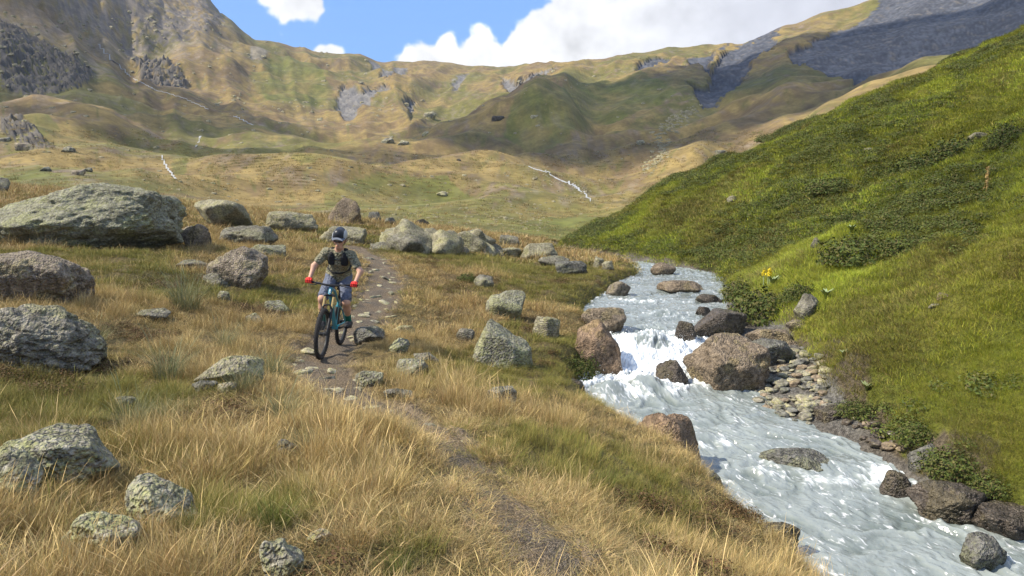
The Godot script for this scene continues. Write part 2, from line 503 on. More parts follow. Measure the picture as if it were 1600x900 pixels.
# outlines of bare shale, rock and greener turf on the far slopes (photograph pixels), with their colours
var PATCH := [
	{"k": "shale", "p": [[528,150],[538,138],[556,150],[564,158],[580,142],[600,132],[614,142],[628,152],[604,148],[586,160],[562,178],[546,192],[532,180],[526,165]]},
	{"k": "shale", "p": [[575,100],[592,104],[612,112],[622,100],[634,104],[638,118],[622,126],[606,130],[592,116]]},
	{"k": "shale", "p": [[706,135],[716,126],[734,120],[726,134],[716,146],[708,148]]},
	{"k": "shale", "p": [[634,164],[650,160],[644,172],[634,172]]},
	{"k": "shale", "p": [[784,124],[800,130],[830,118],[872,106],[850,118],[822,134],[800,148],[788,142]]},
	{"k": "pale", "p": [[388,82],[402,74],[424,80],[434,92],[410,98],[392,96]]},
	{"k": "blue", "p": [[990,112],[1012,94],[1040,88],[1052,98],[1028,102],[1004,114]]},
	{"k": "blue", "p": [[1068,92],[1100,84],[1128,72],[1142,68],[1120,84],[1108,108],[1112,128],[1092,112],[1080,100]]},
	{"k": "blue", "p": [[1118,98],[1140,80],[1158,70],[1186,58],[1212,46],[1222,50],[1204,62],[1230,66],[1206,84],[1188,92],[1170,112],[1142,140],[1118,160],[1098,166],[1078,142],[1072,136],[1102,142],[1112,128]]},
	{"k": "blue", "p": [[1228,86],[1262,72],[1288,56],[1330,38],[1372,4],[1420,-40],[1720,-60],[1720,120],[1480,100],[1420,118],[1336,142],[1300,122],[1268,106],[1240,102]]},
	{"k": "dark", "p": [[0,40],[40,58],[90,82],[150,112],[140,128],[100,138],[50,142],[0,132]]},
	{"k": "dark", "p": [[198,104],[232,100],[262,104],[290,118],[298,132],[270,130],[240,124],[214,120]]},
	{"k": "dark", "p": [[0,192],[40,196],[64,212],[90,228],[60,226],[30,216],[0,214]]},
	{"k": "rock", "p": [[60,-40],[330,-40],[352,40],[300,64],[250,84],[200,80],[150,60],[100,30]]},
	{"k": "green", "p": [[505,302],[560,288],[620,284],[700,286],[745,300],[720,322],[640,330],[560,326],[510,318]]},
	{"k": "green", "p": [[0,196],[60,188],[95,206],[60,214],[0,206]]},
	{"k": "green", "p": [[385,120],[430,96],[500,110],[520,150],[480,170],[420,160]]},
	{"k": "green", "p": [[820,150],[1000,120],[1060,150],[940,200],[850,230],[790,210]]},
	{"k": "green", "p": [[740,378],[800,352],[880,330],[960,312],[1040,300],[1060,420],[760,420]]},
	{"k": "green", "p": [[0,250],[60,262],[110,286],[60,300],[0,300]]},
	{"k": "green", "p": [[400,262],[470,256],[540,262],[560,280],[470,282]]},
	{"k": "green", "p": [[265,250],[300,244],[290,272],[276,280]]},
]
var far_v: PackedVector3Array = []
var far_nx := 860
var far_ny := 340
var far_u0 := -500.0
var far_u1 := 2100.0

func far_nodes(u: float) -> Array:
	for i in range(1, FAR.size()):
		if u <= FAR[i][0]:
			var t: float = (u - FAR[i - 1][0]) / (FAR[i][0] - FAR[i - 1][0])
			t = lerpf(t, t * t * (3.0 - 2.0 * t), 0.5)
			var o := []
			for k in FAR[0][1].size():
				var a: Array = FAR[i - 1][1][k]
				var b: Array = FAR[i][1][k]
				o.append(Vector2(lerpf(a[0], b[0], t), lerpf(a[1], b[1], t)))
			# behind the crest of the near spurs the ground falls out of sight
			var ridge := sm(20.0, 60.0, u) * sm(320.0, 170.0, u)
			var mid: Vector2 = (o[7] + o[8]) * 0.5
			o.insert(8, mid.lerp(Vector2(o[7].x + 16.0, o[7].y * 1.16), ridge))
			var spur := sm(1080.0, 1130.0, u) * sm(1480.0, 1400.0, u)
			o[3].x = lerpf(o[3].x, o[2].x + 12.0, spur)
			return o
	return []

func far_ground():
	var seg := 10
	var v := PackedVector3Array()
	var c := PackedColorArray()
	v.resize(far_nx * far_ny)
	c.resize(far_nx * far_ny)
	var polys := []
	for p in PATCH:
		var q := PackedVector2Array()
		for a in p.p: q.append(Vector2(a[0], a[1]))
		var r := Rect2(q[0], Vector2.ZERO)
		for a in q: r = r.expand(a)
		polys.append([q, r.grow(9.0), p.k])
	for i in far_nx:
		var u := lerpf(far_u0, far_u1, float(i) / (far_nx - 1))
		var nd := far_nodes(u)
		var ly := []
		var ld := []
		for k in nd:
			ly.append((EYE + ray(u, k.x).y * k.y))
			ld.append(log(k.y))
		for j in far_ny:
			var f := float(j) / (far_ny - 1) * seg * 0.99999
			# more rows on the tall visible slopes
			var k := int(f)
			var t := f - k
			var k0 := maxi(k - 1, 0)
			var k3 := mini(k + 2, seg)
			var d := exp(lerpf(ld[k], ld[k + 1], t))
			var y: float = lerpf(cub(ly[k0], ly[k], ly[k + 1], ly[k3], t), lerpf(ly[k], ly[k + 1], t), 0.45)
			var pv: float = lerpf(nd[k].x, nd[k + 1].x, t)
			var x := ray(u, pv).x * d
			var a := sm(62.0, 130.0, d)
			# folds, spurs and gullies that run down the slopes
			var lean := 0.75 if u > 640.0 else -0.25
			var g := nr.get_noise_2d((u + pv * lean * 1.6) * 0.55, pv * 0.28 + u * 0.05)
			var soft := nb.get_noise_2d(x * 0.10, d * 0.10)
			var hum := nb.get_noise_2d(x * 0.55 + 31.0, d * 0.2)
			var fine := nb.get_noise_2d(x * 2.2, d * 0.6 + 77.0)
			var skyk := 1.0 - 0.6 * sm(8.2, 9.0, f)
			y += a * (d * (0.016 - 0.008 * sm(600.0, 720.0, u)) * na.get_noise_2d(x * 0.10, d * 0.10) * skyk + d * 0.0062 * sm(120.0, 380.0, d) * g * skyk + minf(d, 230.0) * 0.023 * sm(420.0, 200.0, d) * na.get_noise_2d(x * 0.20 + 60.0, d * 0.17) * sm(62.0, 110.0, d) + minf(d, 260.0) * 0.0007 * na.get_noise_2d(x * 0.9, d * 0.7) + minf(d, 400.0) * 0.0002 * fine)
			# what grows or lies there
			var pn := Vector2(u + hum * 6.0 + fine * 3.5, pv + fine * 3.0 + soft * 4.0)
			var n2 := na.get_noise_2d(x * 0.07 + 200.0, d * 0.05)
			var n3 := na.get_noise_2d(x * 0.22 + 500.0, d * 0.16) * 0.6 + fine * 0.25
			var col := Color(0.315, 0.23, 0.085).lerp(Color(0.185, 0.17, 0.05), sm(-0.2, 0.4, n2 + n3 * 0.7 + hum * 0.5))
			col = col.lerp(Color(0.22, 0.15, 0.075), sm(-0.1, 0.4, hum * 0.8 - n2 * 0.6 + fine * 0.6) * 0.85)
			# greener in the hollows where water runs, browner where turf is thin
			col = col.lerp(Color(0.15, 0.15, 0.04), sm(0.25, 0.6, nb.get_noise_2d(u * 0.5 + pv * lean * 0.8, pv * 0.35 + 900.0)) * 0.7)
			# turf thins to broken rock high on the western mountain
			var rocky := sm(420.0, 260.0, u) * sm(150.0, 60.0, pv) * 0.9 + sm(250.0, 60.0, u) * sm(330.0, 200.0, d) * sm(100.0, 160.0, pv) * 0.2
			rocky = clampf(rocky + (n3 + fine) * 0.9 - 0.25, 0.0, 1.0)
			col = col.lerp(Color(0.31, 0.255, 0.20), rocky * 0.85)
			for q in polys:
				if q[1].has_point(pn) and Geometry2D.is_point_in_polygon(pn, q[0]):
					var streak := nb.get_noise_2d(u * 5.0 + pv * 2.0, pv * 0.9)
					if q[2] == "shale":
						col = Color(0.26, 0.245, 0.225).lerp(Color(0.17, 0.165, 0.165), sm(-0.35, 0.35, streak))
						y -= d * 0.004 * (1.0 + g + streak) * (1.0 - sm(7.6, 8.8, f))
					elif q[2] == "pale":
						col = Color(0.32, 0.28, 0.21).lerp(Color(0.24, 0.21, 0.15), sm(-0.3, 0.3, streak))
					elif q[2] == "blue":
						col = Color(0.135, 0.142, 0.162).lerp(Color(0.075, 0.080, 0.095), sm(-0.35, 0.35, streak + g * 0.3))
						col = col.lerp(Color(0.19, 0.175, 0.16), sm(0.25, 0.5, fine))
						y -= d * 0.008 * (0.6 + g * 0.5 + streak * 0.12) * (1.0 - sm(7.6, 8.8, f))
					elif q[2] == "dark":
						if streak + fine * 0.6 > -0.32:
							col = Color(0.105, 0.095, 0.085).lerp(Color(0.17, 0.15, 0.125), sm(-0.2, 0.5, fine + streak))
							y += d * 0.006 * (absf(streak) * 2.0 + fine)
					elif q[2] == "rock":
						if fine + n3 * 0.7 + hum * 0.5 > -0.05:
							col = Color(0.30, 0.25, 0.19).lerp(Color(0.20, 0.175, 0.15), sm(-0.3, 0.35, streak + fine))
						y += d * 0.002 * (streak + absf(fine) * 1.5)
					elif q[2] == "green":
						col = col.lerp(Color(0.15, 0.165, 0.036), 0.55 + 0.3 * clampf(hum * 2.0, -1.0, 1.0))
					break
			v[j * far_nx + i] = Vector3(x, y, -d)
			c[j * far_nx + i] = col
	far_v = v
	var m := std(Color.WHITE, 0.97, true)
	tri(m, grain_tex(51, 0.70, 1.0, 0.012, 0.06), 0.021, tex_from(noise_image(53, 0.03, 512, 0, 6), 512, false), 2.0, true)
	m.uv1_triplanar_sharpness = 1.0
	var o := obj("mountains", arrays_mesh(v, grid_normals(v, far_nx, far_ny), grid_index(far_nx, far_ny), c), m)
	tag(o, "golden alpine mountainsides with grey shale scars around the valley head", "", "", "structure")

# the point of the far ground that shows at that pixel
func far_at(u: float, v: float) -> Vector3:
	var i := clampi(int(round((u - far_u0) / (far_u1 - far_u0) * (far_nx - 1))), 1, far_nx - 2)
	var best := far_v[i]
	for j in far_ny:
		var p := far_v[j * far_nx + i]
		var q := pixel(p)
		if q.y <= v:
			return p
		best = p
	return best
# ---------------------------------------------------------------- water
# boulders that the torrent runs over: pixel column, row, radius along x, radius along z, height
const OVER := [[1012,556,0.85,0.75,0.42],[950,622,0.42,0.35,0.26],[1012,612,0.48,0.4,0.26],[1098,690,0.32,0.3,0.12],[1040,492,0.5,0.4,0.14],[1290,735,0.8,0.45,0.10],[1000,470,0.5,0.5,0.08]]
var over_spots := []

func wl_at(d: float) -> float:
	return river_tab[clampi(int(maxf(d, 0.0) * 10.0), 0, 800) * 4] + EYE

func water_hit(u: float, v: float) -> Vector3:
	var r := ray(u, v)
	var d := 4.0
	while d < 40.0 and EYE + r.y * d > wl_at(d): d *= 1.004
	return Vector3(r.x * d, wl_at(d), -d)

func make_water():
	for o in OVER:
		var p := water_hit(o[0], o[1])
		over_spots.append([p.x, -p.z, o[2], o[3], o[4]])
	var fn := FastNoiseLite.new()
	fn.seed = 61
	fn.frequency = 1.0
	fn.fractal_octaves = 4
	var fr := FastNoiseLite.new()
	fr.seed = 62
	fr.frequency = 1.0
	fr.fractal_type = FastNoiseLite.FRACTAL_RIDGED
	fr.fractal_octaves = 3
	var nx := 230
	var ny := 720
	var v := PackedVector3Array()
	var c := PackedColorArray()
	var foam := PackedFloat32Array()
	v.resize(nx * ny)
	c.resize(nx * ny)
	foam.resize(nx * ny)
	var uv2 := PackedVector2Array()
	uv2.resize(nx * ny)
	for j in ny:
		var d := 2.6 * pow(36.0 / 2.6, float(j) / (ny - 1))
		var it := clampi(int(d * 10.0), 0, 800) * 4
		var f2 := d * 10.0 - int(d * 10.0)
		var wl := lerpf(river_tab[it], river_tab[it + 4], f2)
		var xl := lerpf(river_tab[it + 1], river_tab[it + 5], f2) - 0.45
		var xr := lerpf(river_tab[it + 2], river_tab[it + 6], f2) + 0.35
		var drop := clampf((river_tab[clampi(it + 24, 0, 3200)] - river_tab[maxi(it - 24, 0)]) / 1.2, 0.0, 0.3)
		# white water: the cascades between 13 and 17 m, the chute below the near boulders, riffles upstream
		var wild := 0.22 + 0.08 * sm(11.0, 13.0, d) + sm(12.3, 13.6, d) * sm(18.0, 15.6, d) * 0.75 + sm(18.0, 22.0, d) * 0.16
		wild += sm(9.0, 10.2, d) * sm(12.5, 11.0, d) * 0.20
		for i in nx:
			var s := float(i) / (nx - 1)
			var x := lerpf(xl, xr, s)
			# the course, straightened, so that streaks follow the current
			var across := s * 3.5
			var k := j * nx + i
			var w := wild
			if d < 9.8: w += sm(0.30, 1.0, s + (9.0 - d) * 0.05) * 0.42 * sm(3.0, 6.0, d) - 0.02
			if d > 11.0 and d < 13.0: w -= sm(0.7, 1.0, s) * 0.4
			if d > 9.6 and d < 12.0: w -= sm(0.72, 0.95, s) * 0.3
			var bulge := 0.0
			for o in over_spots:
				var ex: float = (x - o[0]) / o[2]
				var ez: float = (d - o[1]) / o[3]
				var q := ex * ex + ez * ez
				if q < 4.0:
					bulge += o[4] * exp(-q * 1.6)
					w += 0.45 * exp(-pow(sqrt(q) - 1.05, 2.0) * 5.0) * sm(1.2, -0.6, ez) - 0.25 * exp(-q * 4.0)
			var wob := fn.get_noise_2d(across * 0.55 + 3.0, d * 0.5) * 1.2
			var n1 := fr.get_noise_2d(across * 0.75 + wob, d * 0.42 + wob * 0.4)
			var n2 := fr.get_noise_2d(across * 2.4 + wob * 1.5 + 40.0, d * 1.5 + wob)
			var n3 := fn.get_noise_2d(across * 5.0 + 9.0, d * 3.2)
			var n4 := fn.get_noise_2d(across * 14.0, d * 11.0)
			var f := w + n1 * 0.26 + n2 * 0.30 + n3 * 0.26 + n4 * 0.34 - 0.93
			f += 0.25 * exp(-pow((s - 0.06) / 0.05, 2.0))
			var fo := sm(-0.05, 0.50, f)
			foam[k] = fo
			uv2[k] = Vector2(across * 0.42 + wob * 0.05, d * 0.21)
			var y := wl + bulge + (n1 * 0.065 + n2 * 0.020 + n3 * 0.006) * (0.45 + w * 1.1) + fo * (0.012 + n4 * (0.006 + 0.03 * sm(12.5, 13.5, d) * sm(17.5, 16.0, d)))
			v[k] = Vector3(x, y + EYE, -d)
			c[k] = Color(0.135, 0.158, 0.145).lerp(Color(0.235, 0.262, 0.252), sm(-0.5, 0.6, n1 + n3 * 0.5)).lerp(Color(0.83, 0.86, 0.86), clampf(fo + n4 * 0.2 * fo, 0.0, 1.0))
	var nrm := grid_normals(v, nx, ny)
	var idx := grid_index(nx, ny)
	var ia := PackedInt32Array()
	var ib := PackedInt32Array()
	for t in range(0, idx.size(), 3):
		if foam[idx[t]] + foam[idx[t + 1]] + foam[idx[t + 2]] > 1.35:
			ib.append_array([idx[t], idx[t + 1], idx[t + 2]])
		else:
			ia.append_array([idx[t], idx[t + 1], idx[t + 2]])
	var bump := tex_from(noise_image(66, 0.02, 512, 0, 5), 512, false)
	var mw := std(Color.WHITE, 0.14, true)
	mw.metallic_specular = 0.4
	tri(mw, null, 0.9, bump, 1.0, true)
	var mf := std(Color.WHITE, 0.75, true)
	tri(mf, null, 2.2, bump, 1.5, true)
	# fine flecks and threads of foam drawn out by the current
	var ra := noise_image(301, 0.010, 1024, 2, 5)
	var rb := noise_image(302, 0.05, 1024, 0, 4)
	var rc := noise_image(303, 0.006, 1024, 0, 3)
	var fl := PackedByteArray()
	fl.resize(1024 * 1024 * 4)
	fl.fill(232)
	for i in 1024 * 1024:
		var q := clampf((ra[i] / 255.0 - 0.74 + (rc[i] / 255.0 - 0.5) * 0.7) * 4.5, 0.0, 1.0) * clampf((rb[i] / 255.0 - 0.30) * 3.0, 0.0, 1.0)
		fl[i * 4 + 3] = int(q * 175.0)
	mw.detail_enabled = true
	mw.detail_albedo = ImageTexture.create_from_image(Image.create_from_data(1024, 1024, false, Image.FORMAT_RGBA8, fl))
	mw.detail_blend_mode = BaseMaterial3D.BLEND_MODE_MIX
	mw.detail_uv_layer = BaseMaterial3D.DETAIL_UV_2
	var wm := ArrayMesh.new()
	var arr := []
	arr.resize(Mesh.ARRAY_MAX)
	arr[Mesh.ARRAY_VERTEX] = v
	arr[Mesh.ARRAY_NORMAL] = nrm
	arr[Mesh.ARRAY_COLOR] = c
	arr[Mesh.ARRAY_TEX_UV2] = uv2
	arr[Mesh.ARRAY_INDEX] = ia
	wm.add_surface_from_arrays(Mesh.PRIMITIVE_TRIANGLES, arr)
	var o := obj("water", wm, mw)
	tag(o, "milky grey-green torrent rushing between boulders", "", "", "structure")
	tag(obj("foam", arrays_mesh(v, nrm, ib, c), mf, o), "", "", "", "stuff")
	# drops thrown up where the water breaks
	var mm := MultiMesh.new()
	mm.transform_format = MultiMesh.TRANSFORM_3D
	var sp := SphereMesh.new()
	sp.radius = 0.5
	sp.height = 1.0
	sp.radial_segments = 6
	sp.rings = 3
	mm.mesh = sp
	var xf := []
	for q in 26000:
		var k := rng.randi_range(0, nx * ny - 1)
		if foam[k] < 0.85 or rng.randf() > 0.75: continue
		var p := v[k]
		var d := -p.z
		var up := sm(12.6, 13.8, d) * sm(17.0, 15.0, d) * 0.14 + 0.035
		var r := rng.randf_range(0.004, 0.011)
		var h := pow(rng.randf(), 2.2) * up
		xf.append(Transform3D(Basis().scaled(Vector3(r, r * rng.randf_range(0.8, 2.0), r)), p + Vector3(rng.randf_range(-0.04, 0.04), h, rng.randf_range(-0.04, 0.04))))
	mm.instance_count = xf.size()
	for i in xf.size(): mm.set_instance_transform(i, xf[i])
	var mi := MultiMeshInstance3D.new()
	mi.name = "spray"
	mi.multimesh = mm
	mi.material_override = std(Color(0.95, 0.96, 0.97), 0.4)
	o.add_child(mi)
	tag(mi, "", "", "", "stuff")

# ---------------------------------------------------------------- far streams: narrow broken ribbons that lie on the mountainsides
func stream(called: String, label: String, pts: Array, widths: Array, bits := true):
	var fn := FastNoiseLite.new()
	fn.seed = 71
	fn.frequency = 0.12
	var v := PackedVector3Array()
	var c := PackedColorArray()
	var idx := PackedInt32Array()
	var n := 70
	var cv := []
	for i in n:
		var f := float(i) / (n - 1) * (pts.size() - 1) * 0.9999
		var k := int(f)
		var u := lerpf(pts[k][0], pts[k + 1][0], f - k) + fn.get_noise_2d(i * 4.0, 3.0) * 1.6
		var y := lerpf(pts[k][1], pts[k + 1][1], f - k) + fn.get_noise_2d(i * 4.0, 30.0) * 0.8
		var p := far_at(u, y)
		var w: float = 0.33 * lerpf(widths[k], widths[k + 1], f - k) * -p.z / F
		if bits: w *= clampf(0.9 + fn.get_noise_2d(i * 5.0, 70.0) * 1.0, 0.35, 1.5)
		cv.append([p, w])
	for i in n:
		var p: Vector3 = cv[i][0]
		var w: float = cv[i][1]
		var lift := 0.0006 * -p.z + 0.12
		for s in [-0.5, 0.0, 0.5]:
			v.append(p + Vector3(w * s, lift * (1.0 if s == 0.0 else 0.35), 0.0))
			c.append(Color(0.44, 0.45, 0.45))
	for i in n - 1:
		if cv[i][0].distance_to(cv[i + 1][0]) > 40.0: continue
		for s in 2:
			var k := i * 3 + s
			var up := (v[k + 1] - v[k]).cross(v[k + 3] - v[k])
			if up.z + up.y > 0.0: idx.append_array([k, k + 3, k + 1, k + 1, k + 3, k + 4])
			else: idx.append_array([k, k + 1, k + 3, k + 1, k + 4, k + 3])
	var nn := PackedVector3Array()
	for i in v.size(): nn.append(Vector3(0, 0.7, 0.7))
	var o := obj(called, arrays_mesh(v, nn, idx, c), std(Color.WHITE, 0.6, true))
	tag(o, label, "", "", "structure")

func far_streams():
	stream("waterfall", "thin white waterfall on the dark western mountainside", [[153,74],[164,86],[176,98],[190,110],[204,121]], [3, 6, 9, 8, 3])
	stream("stream", "white stream thread below the high waterfall", [[208,124],[225,132],[245,142],[290,155],[325,172]], [4, 3, 2, 2, 2])
	stream("stream", "short white stream bend on the golden terrace", [[364,182],[378,188],[396,197]], [3, 5, 3])
	stream("stream", "white brook falling through a notch in the golden humps", [[252,246],[257,256],[262,265],[270,276],[275,282]], [5, 8, 9, 8, 5])
	stream("stream", "upper thread of the brook among pale stones", [[313,214],[310,224],[306,232]], [3, 4, 3])
	stream("stream", "foaming stream winding at the foot of the shaded hill", [[824,262],[842,267],[858,272],[868,281],[880,285],[892,290],[902,297],[914,304],[924,316]], [2, 5, 4, 9, 11, 6, 7, 10, 5])
# ---------------------------------------------------------------- rocks
var rock_mats := {}
func rock_tex(seed_: int, lichen: float, warm: float) -> ImageTexture:
	var size := 512
	var a := noise_image(seed_, 0.012, size, 0, 6)
	var b := noise_image(seed_ + 1, 0.055, size, 0, 4)
	var l := noise_image(seed_ + 2, 0.022, size, 0, 5)
	var d := noise_image(seed_ + 3, 0.03, size, 0, 5)
	var o := PackedByteArray()
	o.resize(size * size * 3)
	for i in size * size:
		var t := a[i] / 255.0
		var g := b[i] / 255.0
		var v := 0.74 + (t - 0.5) * 0.6 + (g - 0.5) * 0.4
		var c := Color(v, v * (1.0 - 0.05 * warm), v * (1.0 - 0.13 * warm))
		var k := clampf((l[i] / 255.0 - 0.60 + lichen * 0.16) * 9.0, 0.0, 1.0) * clampf(g * 2.2 - 0.35, 0.0, 1.0)
		c = c.lerp(Color(0.84, 0.87, 0.60), k * 0.55 * minf(1.0, lichen * 1.5))
		var q := clampf((d[i] / 255.0 - 0.60) * 8.0, 0.0, 1.0) * clampf(1.6 - g * 2.0, 0.0, 1.0)
		c = c.lerp(Color(0.22, 0.21, 0.20), q * 0.6)
		o[i * 3] = int(clampf(c.r, 0, 1) * 255.0)
		o[i * 3 + 1] = int(clampf(c.g, 0, 1) * 255.0)
		o[i * 3 + 2] = int(clampf(c.b, 0, 1) * 255.0)
	return tex_from(o, size, true)

func rock_materials():
	var bump := tex_from(noise_image(91, 0.03, 512, 0, 6), 512, false)
	var t_l := rock_tex(100, 1.0, 0.4)
	var t_m := rock_tex(120, 0.45, 0.6)
	var t_n := rock_tex(140, 0.0, 0.8)
	for e in [["lichen", t_l, 0.48, 0.47, 0.41, 0.9], ["grey", t_m, 0.38, 0.37, 0.34, 0.9], ["pale", t_l, 0.55, 0.51, 0.43, 0.9], ["pink", t_m, 0.45, 0.395, 0.355, 0.9],
			["brown", t_n, 0.43, 0.365, 0.295, 0.75], ["rust", t_n, 0.45, 0.34, 0.255, 0.7], ["wet", t_n, 0.19, 0.17, 0.155, 0.28], ["slate", t_m, 0.28, 0.285, 0.29, 0.75], ["dark", t_n, 0.10, 0.095, 0.088, 0.85]]:
		var m := std(lin(e[2] * 1.2, e[3] * 1.2, e[4] * 1.2), e[5], true)
		tri(m, e[1], 1.5, bump, 5.0)
		rock_mats[e[0]] = m
		# the same stone for small pieces, at their scale
		rock_mats[e[0] + "_small"] = tri(std(lin(e[2] * 1.25, e[3] * 1.25, e[4] * 1.25), e[5], true), e[1], 0.5)

# a boulder: a block cut by random planes, then weathered; w, h, l are its full sizes in metres, "flat" layers it
func rock_mesh(seed_: int, w: float, h: float, l: float, n: int, cut := 0.35, rough := 0.10, layers := 0.0, tilt := 0.0, extra := []) -> ArrayMesh:
	var r := RandomNumberGenerator.new()
	r.seed = seed_
	var planes := []
	for i in 15:
		var q := Vector3(r.randfn(), r.randfn() * 0.8, r.randfn()).normalized()
		planes.append([q, r.randf_range(0.98 - cut, 0.98) if i > 7 else r.randf_range(0.60, 0.82)])
	var top := Vector3(sin(tilt), cos(tilt), r.randf_range(-0.15, 0.15)).normalized()
	planes.append([top, 0.86])
	for q in extra: planes.append([Vector3(q[0], q[1], q[2]).normalized(), q[3]])
	var fx := FastNoiseLite.new()
	fx.seed = seed_
	fx.frequency = 1.0
	fx.fractal_octaves = 5
	var ly := FastNoiseLite.new()
	ly.seed = seed_ + 1
	ly.frequency = 1.0
	ly.fractal_type = FastNoiseLite.FRACTAL_RIDGED
	ly.fractal_octaves = 3
	var big := maxf(w, l)
	var v := PackedVector3Array()
	var c := PackedColorArray()
	var idx := PackedInt32Array()
	var ax := [[Vector3.RIGHT, Vector3.UP, Vector3.BACK], [Vector3.LEFT, Vector3.UP, Vector3.FORWARD], [Vector3.UP, Vector3.BACK, Vector3.RIGHT], [Vector3.DOWN, Vector3.FORWARD, Vector3.RIGHT], [Vector3.BACK, Vector3.UP, Vector3.LEFT], [Vector3.FORWARD, Vector3.UP, Vector3.RIGHT]]
	var weld := {}
	for f in 6:
		for j in n + 1:
			for i in n + 1:
				var a := tan((float(i) / n - 0.5) * PI * 0.5)
				var b := tan((float(j) / n - 0.5) * PI * 0.5)
				var dir: Vector3 = (ax[f][0] + ax[f][1] * a + ax[f][2] * b).normalized()
				var rad := 1.12
				for p in planes:
					var dt: float = dir.dot(p[0])
					if dt > 0.05:
						var q: float = p[1] / dt
						# rounded corner between the faces
						var hh := clampf(0.5 + 0.5 * (q - rad) / 0.075, 0.0, 1.0)
						rad = lerpf(q, rad, hh) - 0.075 * hh * (1.0 - hh)
				var m := dir * rad
				var s := Vector3(m.x * w, m.y * h, m.z * l) * 0.5
				var n1 := fx.get_noise_3dv(s * 1.8 / big)
				var n2 := fx.get_noise_3dv(s * 3.5 + Vector3(9, 0, 0))
				var crack := ly.get_noise_3dv(Vector3(s.x * 0.8, s.y * (1.0 + layers * 3.0) + s.x * (0.6 + tilt * 2.0), s.z * 1.1) * (2.2 / big) + Vector3(0, n1 * 0.8, 0))
				var n3 := fx.get_noise_3dv(s * 11.0 + Vector3(0, 5, 0))
				m *= 1.0 + rough * (n1 * 1.5 + n2 * 0.45 + n3 * 0.16) - (0.05 + layers * 0.06) * sm(0.35, 0.85, crack)
				v.append(Vector3(m.x * w * 0.5, m.y * h * 0.5, m.z * l * 0.5))
				var t := 0.80 + 0.30 * fx.get_noise_3dv(s * 2.1 + Vector3(0, 0, 77)) + 0.18 * fx.get_noise_3dv(s * 7.0 + Vector3(50, 0, 0))
				var cc := Color(t, t, t)
				# patches of lichen and of dark crust, each with its own outline
				var crust := fx.get_noise_3dv(s * 1.7 + Vector3(31, 7, 0)) + 0.25 * fx.get_noise_3dv(s * 9.0 + Vector3(3, 17, 0))
				if crust > 0.16: cc = cc * Color(1.08, 1.10, 0.90)
				elif crust < -0.24: cc = cc * Color(0.80, 0.79, 0.77)
				c.append(cc.clamp(Color(0, 0, 0), Color(1, 1, 1)))
		var o := f * (n + 1) * (n + 1)
		for j in n:
			for i in n:
				var k := o + j * (n + 1) + i
				idx.append_array([k, k + 1, k + n + 1, k + 1, k + n + 2, k + n + 1])
	# fit the cut block to its sizes
	var lo := v[0]
	var hi := v[0]
	for q in v:
		lo = lo.min(q)
		hi = hi.max(q)
	var mid := (lo + hi) * 0.5
	var k3 := Vector3(w, h, l) / (hi - lo)
	for i in v.size(): v[i] = (v[i] - mid) * k3
	# shared normals across the cube seams
	var acc := {}
	var nr_ := PackedVector3Array()
	nr_.resize(v.size())
	for t in range(0, idx.size(), 3):
		var nn := (v[idx[t + 2]] - v[idx[t]]).cross(v[idx[t + 1]] - v[idx[t]])
		if nn.dot(v[idx[t]] + v[idx[t + 1]] + v[idx[t + 2]]) < 0.0:
			var sw := idx[t + 1]
			idx[t + 1] = idx[t + 2]
			idx[t + 2] = sw
			nn = -nn
		for q in 3: nr_[idx[t + q]] += nn
	for i in v.size():
		var key := Vector3i((v[i] * 2000.0).round())
		acc[key] = acc.get(key, Vector3.ZERO) + nr_[i]
	for i in v.size(): nr_[i] = acc[Vector3i((v[i] * 2000.0).round())].normalized()
	return arrays_mesh(v, nr_, idx, c)

